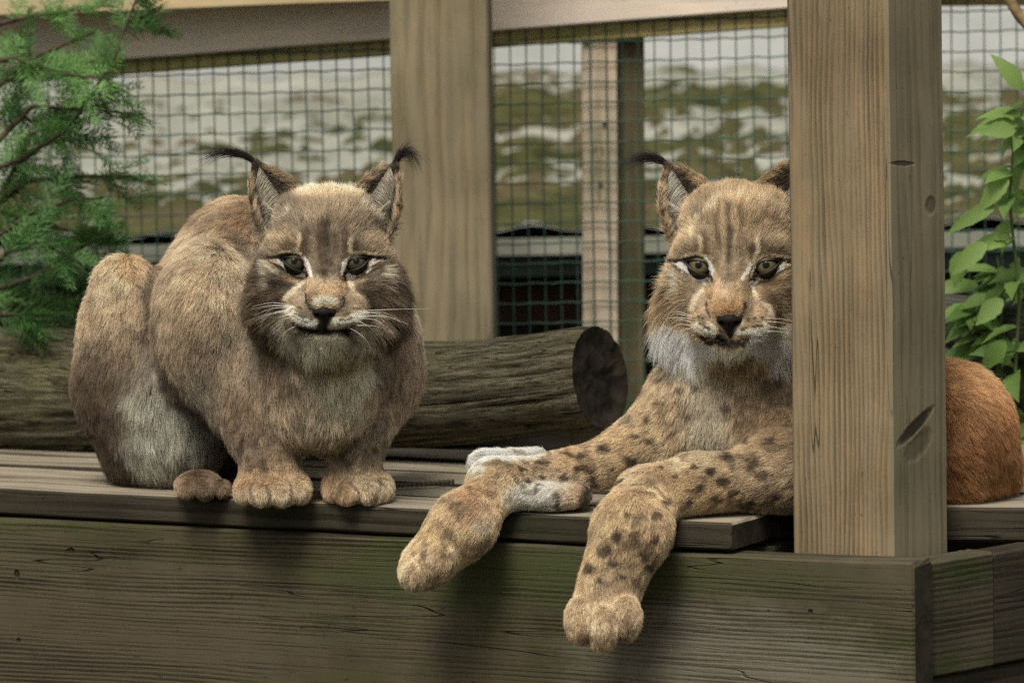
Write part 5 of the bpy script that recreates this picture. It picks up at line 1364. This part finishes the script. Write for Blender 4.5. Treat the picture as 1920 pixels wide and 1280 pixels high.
# --- second lynx: reclining with the forelegs hanging over the edge of the deck
EM2 = (1373, 500)
def conv_c(x, y): return (1220 + x / 4.414 - EM2[0]) / 1.09, -(430 + y / 4.414 - EM2[1]) / 1.09
def conv_d(x, y): return (1140 + x / 2.667 - EM2[0]) / 1.09, -(260 + y / 2.667 - EM2[1]) / 1.09
def painter2(p, u, v, q):
    n = len(u); col = np.zeros((n, 3)) + np.array(BUFF) * .74
    j = ((vnoise(p, 200., 171) - .5) * 3.5, (vnoise(p, 200., 172) - .5) * 3.5)
    col = col * (.84 + .32 * vnoise(p, 95., 173)[:, None])
    Cc = lambda st: strokes_paint(col, u, v, st, conv_c, j, 1 / 4.81)
    D = lambda st: strokes_paint(col, u, v, st, conv_d, j, 1 / 2.907)
    col = D([([(560, 310), (650, 300), (780, 320)], 34, BUFFL, .4, .8), ([(600, 380), (660, 420)], 60, BUFF, .6, .9), ([(420, 420), (350, 500), (320, 560)], 40, (.42, .33, .22), .7, .9),
             ([(860, 400), (950, 480)], 60, (.36, .27, .18), .6, .9), ([(300, 640), (260, 780), (230, 880)], 36, BUFFL, .6, .8), ([(340, 700), (330, 860)], 36, (.38, .30, .21), .6, .9),
             ([(420, 480), (470, 380), (520, 330)], 14, BUFFL, .5, .8),
             ([(600, 330), (610, 480), (600, 620)], 12, DARK, .55, .8), ([(560, 340), (540, 420), (560, 520)], 12, BROWN, .45, .9), ([(660, 340), (670, 440), (650, 540)], 12, BROWN, .45, .9),
             ([(780, 370), (850, 420), (900, 500)], 14, BROWN, .45, .9), ([(440, 440), (480, 400)], 12, BROWN, .4, .9)])
    col = Cc([([(450, 60), (440, 140), (460, 200)], 30, BROWN, .65, .8), ([(840, 160), (850, 220)], 36, DARK, .75, .8), ([(560, 60), (570, 160)], 22, BROWN, .5, .8), ([(660, 0), (650, 120), (650, 260), (640, 420)], 28, DARK, .5, .9),
              ([(520, 200), (560, 320), (600, 420)], 26, BROWN, .5, .8), ([(760, 200), (740, 300), (690, 400)], 28, BROWN, .5, .8), ([(380, 110), (370, 170)], 22, BROWN, .45, .8), ([(930, 130), (1040, 200), (1150, 230)], 24, BROWN, .45, .9),
              ([(415, 80), (415, 170)], 18, BUFFL, .7, .7), ([(890, 90), (885, 180), (850, 250)], 18, BUFFL, .7, .7), ([(300, 210), (380, 195), (450, 215)], 15, BUFFL, .7, .7), ([(900, 235), (1050, 215), (1150, 240)], 15, BUFFL, .6, .7),
              # eyeliner
              ([(215, 265), (280, 245), (340, 228), (430, 232), (475, 290)], 9, BLACK, .9, .5), ([(820, 350), (870, 280), (960, 250), (1060, 255), (1170, 290)], 12, BLACK, .92, .5), ([(480, 380), (480, 440)], 7, DARK, .8, .5), ([(812, 370), (815, 430)], 13, BLACK, .85, .5),
              # pale rings
              ([(235, 290), (280, 345), (360, 395), (450, 425)], 19, (.85, .80, .70), .97, .45), ([(450, 240), (500, 290), (515, 350), (505, 400)], 15, WHITE, .85, .6), ([(440, 420), (450, 455)], 15, WHITE, .85, .5),
              ([(830, 290), (790, 350), (750, 410)], 15, WHITE, .8, .6), ([(830, 450), (900, 405), (1000, 385), (1090, 320)], 19, (.80, .74, .62), .97, .45), ([(840, 470), (850, 520)], 17, WHITE, .75, .6), ([(1100, 310), (1150, 300)], 15, (.5, .4, .3), .8, .6),
              ([(190, 340), (200, 420), (200, 490)], 18, GWHITE, .75, .7), ([(220, 330), (300, 380)], 10, BROWN, .6, .6), ([(870, 470), (980, 420), (1090, 350)], 10, BROWN, .6, .6),
              ([(300, 430), (350, 480), (330, 560)], 45, (.30, .235, .165), .7, .9), ([(950, 480), (1100, 420), (1170, 400)], 26, BROWN, .6, .8), ([(1000, 560), (1150, 560), (1180, 640)], 55, DARK, .6, .8), ([(940, 520), (1000, 620)], 34, BROWN, .6, .9), ([(240, 560), (260, 640)], 40, (.33, .26, .18), .6, .9),
              # bridge and muzzle
              ([(580, 560), (640, 580)], 95, RUSTL, .7, .8), ([(540, 640), (640, 650), (720, 640)], 45, (.52, .34, .18), .85, .7), ([(560, 690), (650, 690)], 20, ORANGE, .6, .7), ([(600, 480), (620, 540)], 50, (.42, .33, .23), .6, .9),
              ([(430, 500), (370, 590), (335, 660)], 18, (.60, .50, .38), .85, .7), ([(850, 520), (880, 600), (970, 650), (980, 700)], 18, (.58, .47, .37), .85, .7), ([(420, 600), (430, 680)], 42, (.40, .31, .22), .6, .9), ([(830, 620), (880, 690)], 55, (.40, .31, .23), .6, .9),
              ([(455, 610), (462, 670), (480, 730)], 9, DARK, .8, .6), ([(765, 620), (765, 640)], 13, BLACK, .8, .6), ([(765, 640), (740, 700), (700, 770)], 14, DARK, .75, .6), ([(462, 625)], 10, BLACK, .7, .6),
              ([(360, 790), (420, 840), (520, 860)], 26, (.66, .59, .47), .85, .6), ([(470, 780), (530, 820)], 20, (.66, .59, .47), .7, .6), ([(660, 840), (800, 850), (920, 800)], 28, (.66, .59, .47), .8, .6), ([(690, 790), (740, 770)], 22, (.6, .54, .43), .7, .6),
              ([(395, 730)], 13, DARK, .85, .5), ([(430, 742)], 11, DARK, .8, .5), ([(400, 785)], 10, DARK, .8, .5), ([(440, 802), (475, 822)], 9, DARK, .8, .5), ([(360, 775)], 8, DARK, .7, .5), ([(795, 745)], 15, DARK, .85, .5), ([(848, 738)], 13, DARK, .85, .5), ([(905, 738)], 12, DARK, .8, .5), ([(735, 825), (780, 810)], 11, DARK, .85, .5), ([(830, 805), (900, 795)], 11, DARK, .85, .5), ([(640, 870), (760, 885), (850, 865)], 8, BROWN, .8, .5), ([(380, 810), (450, 865), (540, 880)], 6, BROWN, .7, .5), ([(560, 830), (600, 860)], 12, DARK, .7, .6),
              ([(415, 890), (460, 930), (560, 945)], 15, BLACK, .95, .4), ([(540, 890), (600, 890)], 20, BLACK, .8, .5), ([(560, 940), (650, 955), (780, 945), (880, 905)], 20, BLACK, .96, .4), ([(560, 895), (600, 930)], 24, BLACK, .9, .5), ([(600, 975), (700, 980)], 13, DARK, .8, .6),
              ([(520, 1030), (650, 1050), (800, 1030)], 50, (.52, .48, .37), .9, .7), ([(60, 900), (200, 960), (350, 1080)], 95, (.84, .80, .70), .97, .5), ([(160, 850), (300, 880)], 45, (.72, .66, .54), .85, .7), ([(350, 960), (480, 1020)], 50, (.84, .80, .7), .9, .6), ([(200, 1130), (450, 1160)], 70, (.72, .65, .52), .8, .7),
              ([(900, 960), (1050, 1000), (1150, 1050)], 100, (.84, .80, .70), .97, .5), ([(950, 880), (1150, 850)], 50, (.66, .6, .48), .85, .7), ([(820, 1060), (760, 1130)], 34, BROWN, .6, .8), ([(1000, 1150), (1100, 1180)], 60, (.8, .76, .66), .9, .6), ([(40, 780), (20, 700)], 40, BUFFL, .7, .8)])
    col = eye_ring(col, q, (.74, .66, .54), 7.0, .9)
    return col
def body_paint2(p, nrm, col):
    X, Y = proj_arr(p); j = (vnoise(p, 90., 181) - .5) * 12 + (vnoise(p, 260., 186) - .5) * 9; X = X + j; Y = Y + (vnoise(p, 90., 182) - .5) * 12
    fr_ = (nrm[:, 1] < .45)
    def blob(cx, cy, rx, ry, c, op, soft=.6):
        nonlocal col
        d = np.hypot((X - cx) / rx, (Y - cy) / ry); a = op * (1 - sstep(1 - soft, 1 + soft, d)) * fr_; col = col * (1 - a[:, None]) + np.array(c) * a[:, None]
    blob(1340, 720, 60, 60, (.50, .40, .29), .7); blob(1290, 710, 50, 40, BUFFL, .7); blob(1330, 800, 40, 60, GWHITE, .75); blob(1420, 720, 60, 30, GREYB, .6); blob(1440, 770, 70, 60, BROWN, .75); blob(1470, 700, 50, 60, DARK, .6); blob(1250, 790, 60, 40, BUFF, .5)
    blob(1360, 690, 75, 38, (.70, .66, .56), .75)
    blob(1005, 930, 55, 26, (.62, .60, .54), .85, .5); blob(950, 850, 70, 16, (.84, .80, .70), .9, .5); blob(890, 865, 26, 24, (.8, .76, .66), .85, .5); blob(1075, 935, 24, 28, ORANGE, .55); blob(1100, 940, 18, 24, DARK, .9, .5)
    blob(880, 950, 40, 40, (.50, .32, .20), .5); blob(790, 1070, 40, 50, BUFFL, .5); blob(905, 990, 16, 18, GWHITE, .6); blob(1200, 905, 40, 22, BUFFL, .6); blob(1280, 870, 80, 16, BUFFL, .6)  # leg tones; pale tops paint the light on the upper side
    blob(1440, 940, 80, 30, BROWN, .6); blob(1420, 890, 70, 35, GREYB, .5); blob(1190, 1090, 60, 40, BUFF, .4); blob(1125, 1160, 60, 50, BUFFL, .45)
    for (cx, cy, r, a) in ((1362, 857, 11, 12), (1412, 868, 13, 17), (1432, 893, 16, 10), (1353, 905, 10, 8), (1310, 915, 10, 6), (1400, 945, 14, 9), (1450, 930, 14, 10), (1264, 893, 7, 6), (1240, 880, 7, 5), (1330, 885, 9, 7), (1300, 880, 7, 5), (1345, 935, 13, 8), (1290, 940, 12, 7), (1375, 920, 10, 8),
                           (1158, 1008, 8, 9), (1192, 1006, 11, 9), (1135, 1035, 10, 12), (1108, 1068, 11, 11), (1150, 1055, 7, 7), (1175, 965, 7, 6), (1230, 970, 9, 8), (1207, 1040, 9, 10), (1228, 1010, 7, 8), (1168, 1085, 7, 6), (1130, 1090, 7, 6), (1250, 940, 9, 6), (1215, 1065, 6, 8),
                           (1057, 897, 9, 10), (1018, 900, 9, 8), (985, 902, 8, 7), (1006, 920, 6, 8), (1044, 940, 7, 14), (1095, 880, 16, 9), (1110, 900, 12, 10), (1180, 865, 11, 9), (1187, 870, 8, 8), (1215, 830, 10, 7), (1130, 840, 12, 6), (1060, 855, 13, 4), (1015, 870, 10, 6), (975, 880, 7, 5), (1150, 880, 8, 5), (1085, 860, 12, 4), (1210, 790, 8, 6), (1240, 760, 9, 6), (1265, 815, 9, 6), (1290, 780, 9, 6), (1190, 820, 9, 5), (1280, 740, 7, 5), (1240, 715, 8, 5), (1310, 730, 8, 5), (1160, 905, 8, 6), (1385, 800, 9, 6), (1400, 830, 10, 6), (1440, 830, 12, 7), (1360, 770, 8, 6)):
        blob(cx, cy, r * 1.0, a * 1.0, (.065, .043, .03), .85, .5)
    for (x0, y0, x1, y1) in ((797, 1045, 782, 1105), (828, 1062, 806, 1108), (775, 1062, 758, 1095), (1112, 1150, 1106, 1212), (1146, 1152, 1146, 1216), (1176, 1150, 1178, 1200)):  # toe grooves of the hanging paws, crease shade painted in brown
        d = polyd(X, Y, [(x0, y0), (x1, y1)]); a = .55 * sstep(7., 1.5, d) * fr_; col = col * (1 - a[:, None]) + np.array(BROWN) * a[:, None]
    sp = vnoise(p, 85., 191); m = sstep(.64, .74, sp) * (X < 1480) * (Y > 700) * (Y < 1100); col = col * (1 - .38 * m[:, None])
    blob(1835, 715, 70, 45, (.50, .31, .16), .8); blob(1820, 830, 90, 70, (.22, .105, .045), .75); blob(1890, 880, 50, 70, (.20, .095, .04), .6); blob(1830, 930, 50, 25, (.34, .2, .1), .4)  # rump: lit top and darker lower side painted into the coat
    return col
LEG = (.49, .365, .225)
prims2 = [
    C(1372, 600, .07, 92, 1375, 720, .11, 112, (.44, .36, .26), ln=.026, flow=(0, -.3, -1), lift=.32, k=.05),
    E(1370, 800, .13, 132, 110, .12, BUFF, ln=.022, flow=(-.2, -.2, -1), lift=.3, k=.05),
    E(1480, 820, .12, 120, 130, .13, GREYB, ln=.02, flow=(.2, -.1, -1), lift=.3, k=.05),
    E(1610, 830, .26, 190, 120, .15, RUST, ln=.02, flow=(.5, .1, -1), k=.06),
    E(1790, 815, .12, 112, 132, .14, RUST, ln=.021, flow=(.6, -.1, -1), lift=.33, k=.05),
    C(1800, 880, .05, 60, 1865, 895, .10, 42, RUST, ln=.018, flow=(.7, -.1, -.6), lift=.3, k=.04),
    # far foreleg (left in the picture)
    C(1275, 760, .12, 62, 1200, 840, .09, 52, BUFF, ln=.018, flow=(-.8, -.2, -.6), lift=.28, k=.05),
    C(1200, 845, .09, 50, 1060, 893, .055, 40, LEG, ln=.014, flow=(-1, -.1, -.3), lift=.28, k=.03),
    C(1060, 893, .055, 38, 925, 905, .03, 44, LEG, ln=.012, flow=(-1, -.1, -.3), lift=.28, k=.025),
    # hind feet lying behind it
    C(1010, 858, .16, 16, 905, 868, .13, 24, WHITE, ln=.012, flow=(-1, 0, -.1), lift=.3, k=.012),
    E(1035, 930, .015, 72, 24, .04, (.6, .56, .48), ln=.012, flow=(-.8, -.2, -.5), lift=.25, k=.015),
    # near foreleg, upper part lying on the deck
    E(1480, 880, -.02, 85, 72, .08, GREYB, ln=.018, flow=(-.7, -.1, -.5), lift=.3, k=.04),
    C(1450, 895, -.05, 62, 1300, 906, -.075, 46, LEG, ln=.013, flow=(-1, -.1, -.2), lift=.28, k=.035),
    C(1300, 906, -.075, 44, 1205, 930, -.10, 42, LEG, ln=.012, flow=(-1, -.1, -.3), lift=.28, k=.03),
    # hanging parts
    C(930, 915, .0, 36, 868, 985, -.05, 52, LEG, ln=.012, flow=(-.5, -.1, -1), lift=.3, k=.03, clip=False),
    C(868, 985, -.05, 52, 812, 1045, -.055, 46, LEG, ln=.012, flow=(-.5, -.1, -1), lift=.3, k=.03, clip=False),
    E(788, 1068, -.06, 34, 34, .038, BUFFL, ln=.012, flow=(-.2, -.2, -1), lift=.35, k=.022, clip=False), E(822, 1052, -.085, 30, 38, .034, LEG, rot=-35, ln=.012, flow=(-.3, -.3, -1), lift=.35, k=.014, clip=False), E(776, 1078, -.082, 23, 25, .03, LEG, ln=.012, flow=(-.2, -.3, -1), lift=.35, k=.01, clip=False),
    C(1215, 935, -.11, 46, 1185, 995, -.165, 66, LEG, ln=.013, flow=(-.2, -.1, -1), lift=.3, k=.04, clip=False),
    C(1185, 995, -.165, 64, 1150, 1080, -.17, 48, LEG, ln=.013, flow=(-.2, -.1, -1), lift=.3, k=.03, clip=False),
    C(1150, 1080, -.17, 48, 1130, 1140, -.175, 56, LEG, ln=.013, flow=(-.1, -.1, -1), lift=.3, k=.03, clip=False),
    E(1090, 1163, -.20, 27, 42, .036, BUFF, ln=.013, flow=(0, -.3, -1), lift=.35, k=.009, clip=False), E(1130, 1176, -.215, 28, 42, .038, BUFF, ln=.013, flow=(0, -.3, -1), lift=.35, k=.009, clip=False), E(1173, 1156, -.205, 26, 42, .036, BUFF, ln=.013, flow=(0.1, -.3, -1), lift=.35, k=.009, clip=False),
]
h2 = Head(EM2, .0, 1.09, rad(-7))
ears2 = [Ear((-70, 86, -104), (-122, 178, -112), 58, (.45, -.02, 1), depth=.72), Ear((66, 96, -94), (104, 186, -100), 56, (-.35, -.05, 1), depth=.78)]
L2 = Lynx(h2, ears2, prims2, painter2, 202, body_paint2); L2.nar = .42; L2.ruff = .026; L2.ruffdown = 1.1; L2.tick = .8; L2.gain = 1.28; L2.sat = .95; L2.contrast = 1.3
b_lo = w3(700, 1240, -.2); b_hi = w3(1930, 260, .2)
build_lynx(L2, 'lynx', 'reclining lynx with white ruff, its forelegs hanging over the deck edge beside the corner post', 600000, .0038,
           ((b_lo[0] - .03, -.32, b_lo[2] - .02), (b_hi[0] + .05, .50, b_hi[2] + .03)))
eye_parts(L2, (.10, .088, .045), 2, (0.0, .12), (18, 6.0))
nose_part(L2)
tuft(L2, [(-121, 176, -112), (-134, 187, -108), (-156, 192, -104), (-178, 189, -100), (-202, 180, -98)], 7.5, 300, 11)
tuft(L2, [(122, 174, -112), (130, 190, -108), (146, 198, -104), (160, 190, -100), (172, 166, -98)], 6.0, 200, 12)
ear_hair(L2, [((-66, 96, -92), (-114, 168, -108), (-108, 68, -92), (-122, 140, -104), 650, (.66, .62, .54)), ((-64, 92, -84), (-90, 74, -90), (-110, 92, -84), (-120, 118, -88), 240, (.62, .58, .5)),
              ((66, 98, -92), (114, 168, -108), (110, 74, -92), (126, 140, -104), 500, (.62, .58, .5))], 13)
wl2 = []
for (x0, y0, x1, y1, x2, y2) in ((350, 715, 230, 680, 150, 710), (345, 740, 220, 730, 110, 745), (350, 770, 240, 750, 110, 850), (355, 795, 240, 790, 150, 860), (370, 820, 300, 830, 220, 890), (400, 860, 360, 880, 320, 930), (345, 725, 250, 700, 190, 700),
                                 ):
    a = conv_c(x0, y0); b = conv_c(x1, y1); c = conv_c(x2, y2); wl2.append(([(a[0] + 3, a[1], 46), (b[0], b[1], 48), (c[0], c[1], 26)], 'l'))
for (x0, y0, x1, y1, x2, y2) in ((930, 735, 1080, 740, 1240, 765), (940, 760, 1080, 770, 1250, 800), (920, 795, 1050, 810, 1250, 845), (930, 845, 1080, 845, 1240, 870), (850, 815, 930, 850, 1000, 930), (835, 880, 920, 920, 1000, 985), (900, 750, 990, 790, 1100, 830), (820, 900, 850, 940, 860, 985)):
    a = conv_c(x0, y0); b = conv_c(x1, y1); c = conv_c(x2, y2); wl2.append(([(a[0] + 3, a[1], 50), (b[0], b[1], 50), (c[0], c[1], 30)], 'r'))
whiskers(L2, wl2, 2)
